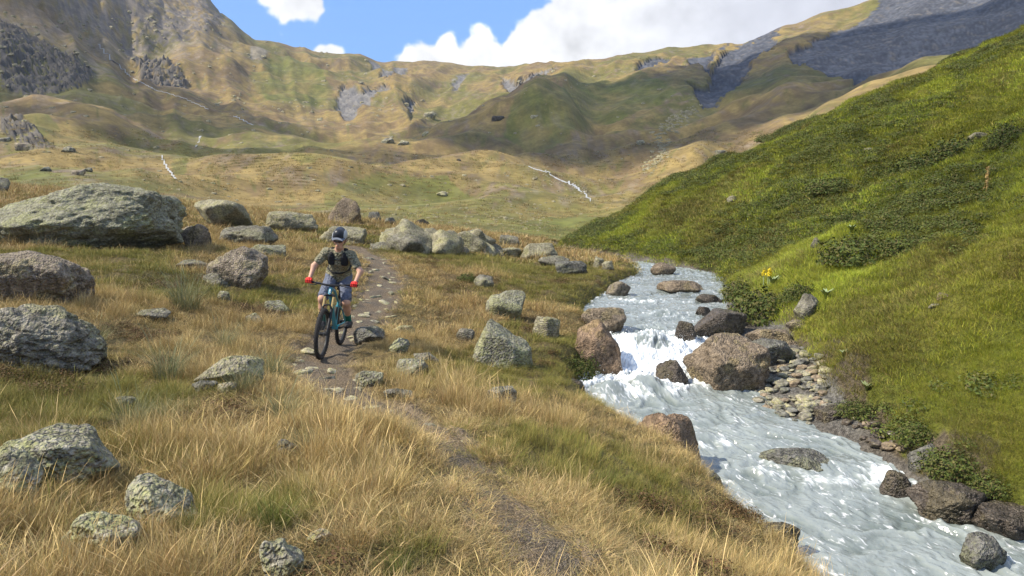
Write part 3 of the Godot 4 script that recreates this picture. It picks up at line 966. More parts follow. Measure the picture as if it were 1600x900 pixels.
# name, label, material, left, right, top and bottom row in the photograph, then options
const ROCKS := [
["boulder","huge lichen-covered grey boulder, the largest on the grassy bank","lichen",-35,292,276,396,{"cut":0.42,"layers":0.1,"depth":0.7,"tilt":-0.12,"seed":5,"rough":0.12,"cuts":[[-0.5,0.86,0.1,0.66],[0.95,0.2,0.2,0.82],[0.3,0.92,0.15,0.84],[0,0.55,0.85,0.78],[0.5,0.2,0.85,0.8]]}],
["boulder","dark rock peeping out behind the huge lichen-covered boulder","grey",-14,18,278,304,{}],
["boulder","blocky flat-topped boulder with pale edges behind the huge boulder","pale",300,388,311,360,{"cut":0.5,"seed":7}],
["boulder","low pale domed boulder beside the blocky flat-topped one","pale",412,502,328,366,{"cut":0.2,"tilt":0.3}],
["boulder","dark overhanging boulder that leans over its own shadow","brown",514,566,311,352,{"cut":0.55,"lean":-0.35,"seed":31}],
["boulder","low ridged grey slab in front of the blocky flat-topped boulder","grey",334,428,350,386,{"tilt":-0.3,"layers":0.5}],
["boulder","flat grey rock between the ridged slab and the trail","lichen",388,452,380,404,{}],
["boulder","large tilted pink-grey slab sinking into dry grass","pink",324,420,387,456,{"tilt":0.55,"cut":0.4,"seed":12}],
["rock","flat pale rock beside the tilted pink-grey slab","grey",270,327,405,426,{}],
["rock","low table-like stone leaning on the tilted pink-grey slab","grey",314,374,424,450,{"layers":0.5}],
["boulder","small rubble rock at the lower corner of the huge boulder","pink",282,330,352,392,{}],
["boulder","long pink boulder sloping into the grass below the huge boulder","pink",-40,132,393,484,{"tilt":0.4,"cut":0.3,"layers":0.3,"seed":22}],
["rock","small grey stone against the long pink boulder","grey",-14,16,444,470,{}],
["boulder","cracked dark boulder with a squared lichen top","grey",-30,172,478,592,{"layers":0.7,"cut":0.35,"seed":45,"rough":0.16}],
["rock","flat stone half sunk in grass above the green tussock","grey",208,266,482,500,{}],
["rock","round stone in the grass below the tilted pink-grey slab","lichen",338,362,455,472,{}],
["rock","mottled stone at the grassy edge left of the rider's trail","lichen",383,413,490,508,{}],
["rock","weathered stone in dry grass beside the stony trail","lichen",415,455,470,490,{}],
["rock","long pale slab slanting down through the tussocks","pale",308,414,556,604,{"tilt":0.55,"cut":0.25,"seed":51}],
["rock","dark stone at the lower end of the slanting pale slab","slate",298,342,594,612,{}],
["rock","small tan stone at the lower end of the slanting pale slab","pale",338,371,598,616,{}],
["rock","pale stone almost buried among blue-green tussocks","grey",176,214,620,640,{}],
["boulder","broad blue-grey boulder with a yellow lichen cap","lichen",-6,197,677,772,{"cut":0.3,"tilt":0.25,"seed":63}],
["boulder","squat split boulder in front of the yellow-capped boulder","lichen",-30,68,711,802,{"layers":0.4,"seed":68}],
["boulder","domed lichen boulder alone in brown grass","lichen",197,323,750,836,{"cut":0.3,"tilt":0.15,"seed":71}],
["boulder","arched grey rock rising from reddish heath","lichen",96,228,809,880,{"tilt":0.35,"cut":0.25,"seed":77}],
["rock","small upright pointed rock in the trampled grass","lichen",408,478,848,915,{"cut":0.5,"seed":81}],
["rock","flat pale stone near the small upright pointed rock","pale",478,524,833,852,{}],
["rock","dark stone in a hollow under a blue-green tussock","slate",432,468,690,716,{}],
["rock","dark rounded stone at the edge of the trail by the rear wheel","slate",552,604,511,537,{"cut":0.2}],
["rock","round grey stone in golden grass below the dark rounded stone","lichen",606,641,529,554,{"cut":0.2}],
["rock","pale flat stone beside the trail above the round grey stone","pale",612,650,508,524,{}],
["rock","grey stone half hidden in golden grass","grey",646,687,550,572,{}],
["rock","mottled lichen rock with a jagged top in golden grass","lichen",610,670,563,590,{}],
["rock","lichen stone on the edge of the dirt trail","lichen",554,601,581,606,{}],
["rock","flat dark stone between trail and golden grass","grey",598,647,607,626,{}],
["rock","grey stone poking from dry grass above the river bank","grey",756,808,604,640,{"tilt":0.4}],
["boulder","big angular lichen boulder tilted on the river bank","lichen",734,834,506,582,{"cut":0.3,"tilt":0.5,"seed":93,"rough":0.07,"cuts":[[0.5,0.86,0.15,0.5],[-0.92,0.35,0.1,0.72],[0.1,0.3,0.95,0.62]]}],
["rock","small pale stone leaning on the big angular boulder","grey",713,742,514,536,{}],
["boulder","rounded lichen boulder above the big angular one","lichen",758,822,456,503,{"cut":0.25,"seed":97}],
["boulder","pale speckled boulder on the bank edge by the brown river rocks","pale",831,876,496,531,{"cut":0.35,"seed":99}],
["rock","grey stone in green turf above the rounded lichen boulder","grey",740,772,430,450,{}],
["outcrop","long layered pale rock outcrop beyond the rider","pale",596,716,344,402,{"layers":1.0,"tilt":0.35,"cut":0.35,"seed":105,"rough":0.16}],
["outcrop","lower end of the layered outcrop, sloping to the river","pale",690,772,356,400,{"layers":1.0,"tilt":0.35,"cut":0.4,"seed":108,"rough":0.16}],
["boulder","pale rock lump between the rider's helmet and the leaning boulder","pale",500,572,352,382,{"layers":0.4}],
["rock","dark upright stone behind the layered outcrop","slate",576,596,332,350,{}],
["rock","dark stone in the rubble line behind the layered outcrop","slate",600,618,340,352,{}],
["rock","dark stone on the crest of the rubble line","dark",648,672,342,356,{}],
["rock","round boulder on the green rise beyond the outcrop","grey",780,812,367,386,{}],
["rock","low pale boulder at the end of the outcrop","pale",770,816,386,404,{}],
["boulder","broad pale boulder above the upstream river bend","pale",813,872,379,406,{"layers":0.3}],
["rock","flat grey boulder below the broad pale one","grey",840,890,399,418,{}],
["boulder","pale block with a sheer dark side facing the river","slate",866,917,407,434,{"cut":0.55,"seed":121}],
["rock","pale stone on the far bank of the upstream bend","pale",926,944,402,420,{}],
["rock","second pale stone on the far bank of the upstream bend","pale",940,960,408,424,{}],
["river_rock","pinkish rock at the west edge of the upper river","pink",946,986,440,466,{"water":1}],
["river_rock","brown slab where the river comes round the bend","brown",1016,1056,410,433,{"water":1,"tilt":-0.4}],
["river_rock","long brown rock in the middle of the upper river","brown",1028,1100,437,460,{"water":1,"cut":0.25}],
["river_rock","low wet rock near the shrub bank","wet",1088,1130,460,477,{"water":1}],
["river_rock","small wet rock just above the dark grey boulder","wet",1086,1110,480,496,{"water":1}],
["boulder","tan boulder on the west bank above the orange-brown one","brown",906,978,482,524,{"water":1,"seed":131}],
["boulder","steep orange-brown boulder beside the cascade","rust",890,971,507,594,{"water":1,"cut":0.35,"seed":135,"cuts":[[0.75,0.65,0.1,0.62],[-0.4,0.85,0.2,0.66],[0.5,0.4,0.75,0.7]]}],
["boulder","dark shaded boulder under the overhanging west bank","wet",876,919,596,646,{"water":1}],
["boulder","smooth dark grey boulder on the east side of the cascade","wet",1079,1168,484,534,{"water":1,"cut":0.3,"seed":141}],
["river_rock","dark wedge of rock in the cascade","wet",1052,1090,504,540,{"water":1}],
["boulder","massive brown boulder that splits the river from the gravel bar","brown",1070,1210,527,620,{"water":1,"cut":0.35,"seed":147,"depth":0.9}],
["river_rock","dark wet rock at the foot of the massive brown boulder","wet",1023,1078,566,608,{"water":1}],
["boulder","flat tan slab behind the massive brown boulder","brown",1163,1244,513,546,{"seed":151}],
["boulder","pale veined grey slab resting against the massive brown boulder","slate",1158,1244,529,574,{"tilt":0.45,"seed":153}],
["rock","mossy rock sticking out of the green bank","grey",1238,1284,462,500,{"cut":0.5}],
["rock","tan rock in the hollow below the mossy bank rock","pink",1228,1264,498,516,{}],
["river_rock","broad submerged rock with water sliding over it","slate",1192,1302,709,744,{"water":1,"cut":0.15,"rough":0.05}],
["boulder","orange boulder at the west water's edge among tall grass stems","rust",976,1100,654,758,{"water":1,"cut":0.3,"tilt":0.4,"seed":161}],
["river_rock","smooth grey rock awash below the orange boulder","slate",1060,1130,738,772,{"water":1,"cut":0.15}],
["river_rock","flat black wet slab at the tip of the gravel bar","wet",1273,1342,636,670,{"water":1,"cut":0.3}],
["boulder","angular grey boulder under the green bank","slate",1416,1492,698,758,{"cut":0.45,"seed":171,"water":1}],
["river_rock","round wet brown rock below the angular grey boulder","wet",1373,1422,738,788,{"water":1,"cut":0.2}],
["boulder","long dark undercut rock ledge along the green bank","wet",1424,1545,762,826,{"water":1,"tilt":0.3,"layers":0.5,"seed":177}],
["boulder","low dark ledge where the white chute leaves the bank","wet",1520,1640,800,850,{"water":1,"tilt":0.3,"layers":0.5,"seed":178}],
["river_rock","speckled dome of rock in the white chute","slate",1498,1572,843,900,{"water":1,"cut":0.15,"seed":181}],
["boulder","dark earth-covered rock at the grassy tip of the west bank","wet",1148,1247,818,885,{"water":1,"tilt":0.4,"seed":185}],
["rock","small pale stone high on the bright green slope","pale",1136,1154,306,317,{}],
["rock","pale boulder near the dark shrub band on the green slope","pale",1514,1546,206,218,{}],
["rock","little pale stone below the golden crest of the green slope","pale",1346,1362,231,238,{}],
["rock","pale stone in bracken on the green slope","grey",1266,1284,372,386,{}],
["rock","brown stone in the turf above the angular grey boulder","brown",1464,1484,458,472,{}],
["rock","tiny pale stone in the grass below the brown turf stone","pale",1452,1470,474,482,{}],
]

func place_rock(e: Array, i: int):
	var o: Dictionary = e[7]
	var uc: float = (e[3] + e[4]) * 0.5
	var vb: float = e[6] - (e[6] - e[5]) * 0.10
	var p: Vector3
	if o.get("water", 0):
		p = water_hit(uc, vb)
		p.y = minf(p.y, p.y)
	else:
		p = near_at(uc, vb)
	var d := -p.z
	var k := d / F
	var w: float = (e[4] - e[3]) * k * 1.02
	var vis: float = (e[6] - e[5]) * k
	var l: float = w * o.get("depth", 0.72)
	if l < vis * 0.7: l = vis * 0.7
	# part of the height in view is the top surface seen from above
	var h := maxf(vis * 1.5 - l * 0.16, vis * 1.1)
	var n := clampi(int((e[4] - e[3]) / 4.0), 9, 56)
	var m := rock_mesh(int(o.get("seed", 300 + i)), w * 1.0, h, l, n, o.get("cut", 0.35), o.get("rough", 0.10), o.get("layers", 0.12), o.get("tilt", 0.0), o.get("cuts", []))
	var r: Node3D
	if e[0] == "outcrop":
		# thin beds, all dipping the same way, stacked into a broken mass
		r = base("outcrop", Vector3.ZERO)
		for q in 13:
			var fx := (q + 0.5) / 13.0
			var hh := h * (0.55 + 0.45 * sin(fx * 3.0)) * rng.randf_range(0.8, 1.1)
			var sl := obj("slab", rock_mesh(2000 + i * 20 + q, w * rng.randf_range(0.42, 0.62), hh * 0.7, l * rng.randf_range(0.7, 1.1), 10, 0.4, 0.12, 0.4), rock_mats[e[2] if q % 4 else "grey"], r)
			sl.position = Vector3((fx - 0.5) * w * 0.86, rng.randf_range(-0.28, 0.04) * h, rng.randf_range(-0.5, 0.5) * l)
			sl.rotation = Vector3(rng.randfn() * 0.15, rng.randfn() * 0.3, -0.5 + rng.randfn() * 0.12)
	else:
		r = obj(e[0], m, rock_mats[e[2]])
	p.z -= l * 0.30
	p.x *= 1.0 + l * 0.30 / d
	r.position = Vector3(p.x, p.y + h * 0.5 - h * 0.30, p.z)
	r.rotation.z = o.get("lean", 0.0)
	tag(r, e[1], "rock" if e[0] != "boulder" else "boulder", "rocks in the river" if e[0] == "river_rock" else "rocks on the banks")
	rock_spots.append([p.x, p.z, w * 0.46, l * 0.46])

func make_rocks(path: Node3D):
	rock_materials()
	for i in ROCKS.size(): place_rock(ROCKS[i], i)
	# shared small stones
	var lib := []
	for i in 8: lib.append(rock_mesh(700 + i, 1.0, 0.55, 0.8, 6, 0.35, 0.12, 0.15))
	# flat stones set in the trail
	var keys := ["pale", "pale", "grey", "pale"]
	var named := [[487,572,34],[470,578,40],[512,586,26],[520,575,30],[455,566,22],[505,603,30],[530,606,34],[548,618,26],[570,632,30],[560,604,18],[592,640,20],[610,652,24],[480,545,44],[468,560,26],[630,660,22],[575,622,16],[540,634,18],[600,662,18],[585,500,26],[565,490,22],[600,470,26],[585,462,20],[610,455,24],[592,445,22],[575,452,18],[612,440,20],[600,432,22],[588,420,20],[570,412,18],[600,410,18],[575,402,18],[560,500,20],[590,485,16],[620,470,18],[572,470,20],[560,518,26],[548,528,18],[612,492,20]]
	var cnt := 0
	for q in named:
		stone_on(lib, q[0], q[1], q[2] * 0.8, keys[cnt % 4], path, 0.5)
		cnt += 1
	var tries := 0
	while cnt < 290 and tries < 1500:
		tries += 1
		var k := rng.randi_range(4, TRAIL.size() - 3)
		var t := rng.randf()
		var pp := trail_pts[k].lerp(trail_pts[k + 1], t) + Vector2(rng.randf_range(-0.5, 0.5), rng.randf_range(-0.3, 0.3)) * trail_w[k] * 0.95
		var s := (0.035 + 0.17 * pow(rng.randf(), 2.8)) * (0.6 + pp.y * 0.03)
		put_stone(lib[rng.randi_range(0, 7)], Vector3(pp.x, hn(pp.x, pp.y) - 0.06, -pp.y), s, 0.5, keys[rng.randi_range(0, 3)], path)
		cnt += 1

func put_stone(mesh: Mesh, p: Vector3, s: float, flat: float, key: String, parent: Node3D):
	var o := obj("stone", mesh, rock_mats[key + "_small"], parent)
	o.position = p
	o.basis = Basis(Vector3.UP, rng.randf() * TAU) * Basis(Vector3.RIGHT, rng.randfn() * 0.22) * Basis().scaled(Vector3(s * rng.randf_range(0.8, 1.5), s * flat * 1.4, s * rng.randf_range(0.5, 1.1)))

func stone_on(lib: Array, u: float, v: float, wpx: float, key: String, parent: Node3D, flat: float):
	var p := near_at(u, v)
	put_stone(lib[rng.randi_range(0, 7)], p - Vector3(0, 0.055, 0), wpx * -p.z / F * 1.1, flat, key, parent)

# cobbles of the gravel bar and the wet rubble under the east bank
func gravel_bar():
	var lib := []
	for i in 10: lib.append(rock_mesh(800 + i, 1.0, 0.62, 0.8, 6, 0.3, 0.10, 0.05))
	var bed := base("gravel_bar", Vector3(4.9, wl_at(12.6) + 0.1, -12.6))
	tag(bed, "bar of grey and tan river cobbles beside the massive brown boulder", "", "", "structure")
	var keys := ["slate", "grey", "pale", "slate", "pale", "grey", "brown"]
	var poly := PackedVector2Array([Vector2(1175,604), Vector2(1228,556), Vector2(1262,540), Vector2(1296,572), Vector2(1292,610), Vector2(1300,640), Vector2(1262,664), Vector2(1212,650), Vector2(1180,630)])
	var rub := PackedVector2Array([Vector2(1300,640), Vector2(1345,650), Vector2(1440,700), Vector2(1420,712), Vector2(1372,700), Vector2(1325,672)])
	var c := 0
	for k in 4000:
		if c >= 290: break
		var q := Vector2(rng.randf_range(1170, 1450), rng.randf_range(545, 715))
		var in_r := Geometry2D.is_point_in_polygon(q, rub)
		if not in_r and not Geometry2D.is_point_in_polygon(q, poly): continue
		if in_r and rng.randf() < 0.5: continue
		var p := near_at(q.x, q.y)
		var s := rng.randf_range(7, 20) * (1.5 if rng.randf() < 0.15 else 1.0) * -p.z / F
		var o := obj("stone", lib[rng.randi_range(0, 9)], rock_mats[(("wet" if rng.randf() < 0.7 else "brown") if in_r else keys[rng.randi_range(0, 6)]) + "_small"], bed)
		o.position = p - bed.position + Vector3(0, s * 0.12, 0)
		o.basis = Basis(Vector3.UP, rng.randf() * TAU) * Basis(Vector3.RIGHT, rng.randfn() * 0.2) * Basis().scaled(Vector3(s, s * 0.8, s))
		c += 1

# boulders one can tell apart on the far slopes: column, base row, width in pixels
func far_rocks():
	var lib := []
	for i in 6: lib.append(rock_mesh(900 + i, 1.0, 0.7, 0.85, 8, 0.4, 0.12, 0.2))
	var m: Material = rock_mats["pale_small"]
	var far := [[33,236,36,"big brown boulder on the terrace above the huge lichen boulder","pink"],[106,238,22,"flat grey boulder on the terrace beside the big brown one","grey"],[691,309,20,"pale boulder lying in the green hollow of the valley floor","pale"],[120,274,20,"pinkish boulder beside the green gully","pink"],[136,268,16,"grey boulder beside the green gully","grey"],[70,268,18,"slate boulder in the green dip","slate"],[836,190,12,"pale boulder high on the shaded hill","pale"],[1002,227,16,"flat pale boulder on the shaded hill below the shale gully","pale"],[778,190,20,"dark crag on the shaded hillside","dark"],[718,252,8,"small dark boulder on the golden hump","dark"],[605,226,22,"grey rocks where the golden hump meets the slope","grey"],[628,229,20,"pale rocks beside the hump's grey rocks","pale"],[420,300,10,"pale boulder on the golden hump above the blocky boulder","pale"],[497,300,8,"lone small boulder on the golden hump","pale"],[1092,137,0,"",""],[670,183,20,"pale rocks at the top of the shadow line","pale"],[665,212,14,"pale slab on the lower shadow line","pale"],[1355,168,42,"long pale slab on the brown spur behind the green slope","pale"],[1256,198,16,"pale slab at the edge of the brown spur","pale"],[1128,243,22,"grey outcrop at the foot of the brown spur","slate"],[100,238,12,"small boulder beside the flat grey terrace boulder","grey"],[5,222,16,"grey stone at the terrace cliff","grey"],[230,312,0,"",""]]
	for q in far:
		if q[2] == 0: continue
		var p := far_at(q[0], q[1])
		var s: float = q[2] * -p.z / F
		var o := obj("boulder", lib[rng.randi_range(0, 5)], rock_mats[q[4] + "_small"])
		o.position = p + Vector3(0, s * 0.10, -s * 0.2)
		o.basis = Basis(Vector3.RIGHT, 0.3) * Basis(Vector3.UP, rng.randf_range(-0.6, 0.6)) * Basis().scaled(Vector3(s, s * 0.8, s * 0.8))
		tag(o, q[3], "boulder", "boulders on the far slopes")
	# the rest, too small to tell apart
	var xf := []
	var cols := []
	var spots := [[860,30,1180,268,120,7.0,0.0],[985,235,1062,262,0,0,0]]
	var line := [[1086,170],[1072,178],[1052,190],[1042,200],[1032,212],[1028,224],[1038,232],[1034,244],[1022,256],[1012,268]]
	for k in 230:
		var i := rng.randi_range(0, line.size() - 2)
		var t := rng.randf()
		var u := lerpf(line[i][0], line[i + 1][0], t) + rng.randfn() * 7.0
		var v := lerpf(line[i][1], line[i + 1][1], t) + rng.randfn() * 3.0
		xf.append([u, v, rng.randf_range(3.0, 10.0)])
	for k in 5200:
		var u := rng.randf_range(-60, 1120)
		var v := rng.randf_range(20, 345)
		var dens := 0.16 + 0.55 * sm(0.0, 0.45, nb.get_noise_2d(u * 0.35, v * 0.6 + 300.0))
		dens += 0.5 * sm(420.0, 250.0, u) * sm(140.0, 60.0, v)
		dens += 0.35 * sm(30.0, 0.0, absf(v - (150.0 + (u - 290.0) * 0.16))) * sm(250.0, 300.0, u) * sm(600.0, 540.0, u)
		if u > 640.0 and v < 250.0: dens *= 0.35
		if rng.randf() < dens: xf.append([u, v, 2.0 + pow(rng.randf(), 3.5) * 9.0])
	for k in 130:
		var t := rng.randf()
		xf.append([lerpf(826.0, 926.0, t) + rng.randfn() * 8.0, lerpf(262.0, 314.0, t) + rng.randfn() * 5.0, rng.randf_range(1.5, 5.5)])
	for k in 260:
		xf.append([rng.randf_range(560, 860), rng.randf_range(318, 362), rng.randf_range(1.5, 7.0)])
	var mm := MultiMesh.new()
	mm.transform_format = MultiMesh.TRANSFORM_3D
	mm.use_colors = true
	mm.mesh = lib[2]
	mm.instance_count = xf.size()
	for i in xf.size():
		var p := far_at(xf[i][0], xf[i][1])
		var s: float = xf[i][2] * -p.z / F
		mm.set_instance_transform(i, Transform3D(Basis(Vector3.RIGHT, 0.28 + 0.35 * sm(120.0, 320.0, -p.z)) * Basis(Vector3.UP, rng.randf() * TAU) * Basis().scaled(Vector3(s, s * rng.randf_range(0.5, 0.8), s)), p - Vector3(0, s * 0.05, 0)))
		var t := rng.randf_range(0.7, 1.0)
		mm.set_instance_color(i, Color(t, t * 0.97, t * 0.92))
	var mi := MultiMeshInstance3D.new()
	mi.name = "scattered_stones"
	mi.multimesh = mm
	mi.material_override = m
	add_child(mi)
	tag(mi, "countless pale stones strewn over the golden mountainsides", "stones", "", "stuff")
# ---------------------------------------------------------------- plants
var rock_cells := {}
func hash_rocks():
	for r in rock_spots:
		for i in range(int(floor(r[0] - r[2])), int(floor(r[0] + r[2])) + 1):
			for j in range(int(floor(r[1] - r[3])), int(floor(r[1] + r[3])) + 1):
				var k := Vector2i(i, j)
				if not rock_cells.has(k): rock_cells[k] = []
				rock_cells[k].append(r)

func on_rock(x: float, z: float) -> bool:
	var k := Vector2i(int(floor(x)), int(floor(z)))
	if not rock_cells.has(k): return false
	for r in rock_cells[k]:
		var a: float = (x - r[0]) / r[2]
		var b: float = (z - r[1]) / r[3]
		if a * a + b * b < 0.85: return true
	return false

# a tuft: thin bent blades that rise from a small foot
func tuft(seed_: int, blades: int, h0: float, h1: float, foot: float, width: float, droop: float, pal: Array, heads := 0) -> ArrayMesh:
	var r := RandomNumberGenerator.new()
	r.seed = seed_
	var v := PackedVector3Array()
	var n := PackedVector3Array()
	var c := PackedColorArray()
	var idx := PackedInt32Array()
	for b in blades + heads:
		var head := b >= blades
		var a := r.randf() * TAU
		var rad := sqrt(r.randf()) * foot
		var p := Vector3(cos(a) * rad, 0.0, sin(a) * rad)
		var aim := a + r.randfn() * 0.9
		var out := Vector3(cos(aim), 0, sin(aim))
		var side := Vector3(-out.z, 0, out.x).rotated(Vector3.UP, r.randfn() * 0.7)
		var h := r.randf_range(h0, h1) * (1.0 if not head else 1.45)
		var lean := r.randf_range(0.05, 0.55) * droop * (0.6 if head else 1.0)
		var w := width * r.randf_range(0.7, 1.3) * (0.6 if head else 1.0)
		var col: Color = pal[r.randi_range(0, pal.size() - 1)]
		if head: col = pal[0] * 1.15
		var tint := r.randf_range(0.75, 1.2)
		col = Color(col.r * tint, col.g * tint, col.b * tint)
		var o := v.size()
		var segs := 4 if not head else 5
		for s in segs:
			var t := float(s) / (segs - 1)
			var q := p + Vector3.UP * h * (t - 0.25 * lean * t * t * 1.6) + out * h * (lean * t * t * 1.25 + lean * 0.25 * t)
			var ww := w * (1.0 - t * 0.92) * 0.5
			if head: ww = w * 0.5 * (0.6 if s < 3 else 2.1 if s == 3 else 0.3)
			v.append(q - side * ww)
			v.append(q + side * ww)
			var along := Vector3.UP * (1.0 - 0.8 * lean * t) + out * (lean * t * 2.5 + lean * 0.25)
			var nn := (side.cross(along).normalized() + Vector3.UP * 0.15).normalized()
			n.append(nn); n.append(nn)
			c.append(col); c.append(col)
		for s in segs - 1:
			var k := o + s * 2
			idx.append_array([k, k + 2, k + 1, k + 1, k + 2, k + 3])
	return arrays_mesh(v, n, idx, c)

# a cushion of small leaves on twigs
func leaf_clump(seed_: int, leaves: int, rx: float, ry: float, size: float, pal: Array) -> ArrayMesh:
	var r := RandomNumberGenerator.new()
	r.seed = seed_
	var fx := FastNoiseLite.new()
	fx.seed = seed_
	fx.frequency = 1.6
	var v := PackedVector3Array()
	var n := PackedVector3Array()
	var c := PackedColorArray()
	var idx := PackedInt32Array()
	for b in leaves:
		var dir := Vector3(r.randfn(), absf(r.randfn()) * 0.9 + 0.02, r.randfn()).normalized()
		var rad := (1.0 + fx.get_noise_3dv(dir * 1.6) * 0.55) * pow(r.randf_range(0.35, 1.0), 0.45)
		var p := Vector3(dir.x * rx, dir.y * ry, dir.z * rx) * rad
		var up := (dir + Vector3(r.randfn(), r.randfn() + 0.5, r.randfn()) * 0.5).normalized()
		var a := up.cross(Vector3(r.randfn(), r.randfn(), r.randfn())).normalized()
		var b2 := up.cross(a)
		var s := size * r.randf_range(0.6, 1.3)
		var col: Color = pal[r.randi_range(0, pal.size() - 1)]
		var t := r.randf_range(0.75, 1.25)
		col = Color(col.r * t, col.g * t, col.b * t)
		var o := v.size()
		for q in [a * s, b2 * s * 0.45, -a * s * 0.9, -b2 * s * 0.45]:
			v.append(p + q)
			n.append(up)
			c.append(col)
		idx.append_array([o, o + 2, o + 1, o, o + 3, o + 2])
	return arrays_mesh(v, n, idx, c)

func scatter(called: String, label: String, meshes: Array, mat: Material, put: Array):
	# put: [Transform3D, Color]; shared out among a few shapes, all one kind of growth
	var root := Node3D.new()
	root.name = numbered(called)
	add_child(root)
	tag(root, label, "grass", "", "stuff")
	for k in meshes.size():
		var mine := []
		for i in range(k, put.size(), meshes.size()): mine.append(put[i])
		if mine.is_empty(): continue
		var mm := MultiMesh.new()
		mm.transform_format = MultiMesh.TRANSFORM_3D
		mm.use_colors = true
		mm.mesh = meshes[k]
		mm.instance_count = mine.size()
		for i in mine.size():
			mm.set_instance_transform(i, mine[i][0])
			mm.set_instance_color(i, mine[i][1])
		var mi := MultiMeshInstance3D.new()
		mi.name = "tufts"
		mi.multimesh = mm
		mi.material_override = mat
		root.add_child(mi, true)
		tag(mi, "", "", "", "stuff")

func grass_mat(back := 0.5) -> StandardMaterial3D:
	var m := std(Color.WHITE, 0.65, true)
	m.metallic_specular = 0.25
	m.cull_mode = BaseMaterial3D.CULL_DISABLED
	m.backlight_enabled = true
	m.backlight = Color(back, back, back)
	return m

func turned(s: float, tall: float, p: Vector3, tip := 0.12) -> Transform3D:
	return Transform3D(Basis(Vector3.UP, rng.randf() * TAU) * Basis(Vector3.RIGHT, rng.randfn() * tip) * Basis().scaled(Vector3(s, s * tall, s)), p)

var green_spots := []
func greenness(x: float, d: float) -> float:
	var g := nb.get_noise_2d(x * 2.2 + 70.0, d * 2.2) * 0.75 + na.get_noise_2d(x * 0.9, d * 0.7 + 11.0) * 0.35
	for s in green_spots:
		var q: float = Vector2((x - s.x) / s.z, (d - s.y) / s.z).length_squared()
		if q < 4.0: g += 0.75 * exp(-q)
	return g

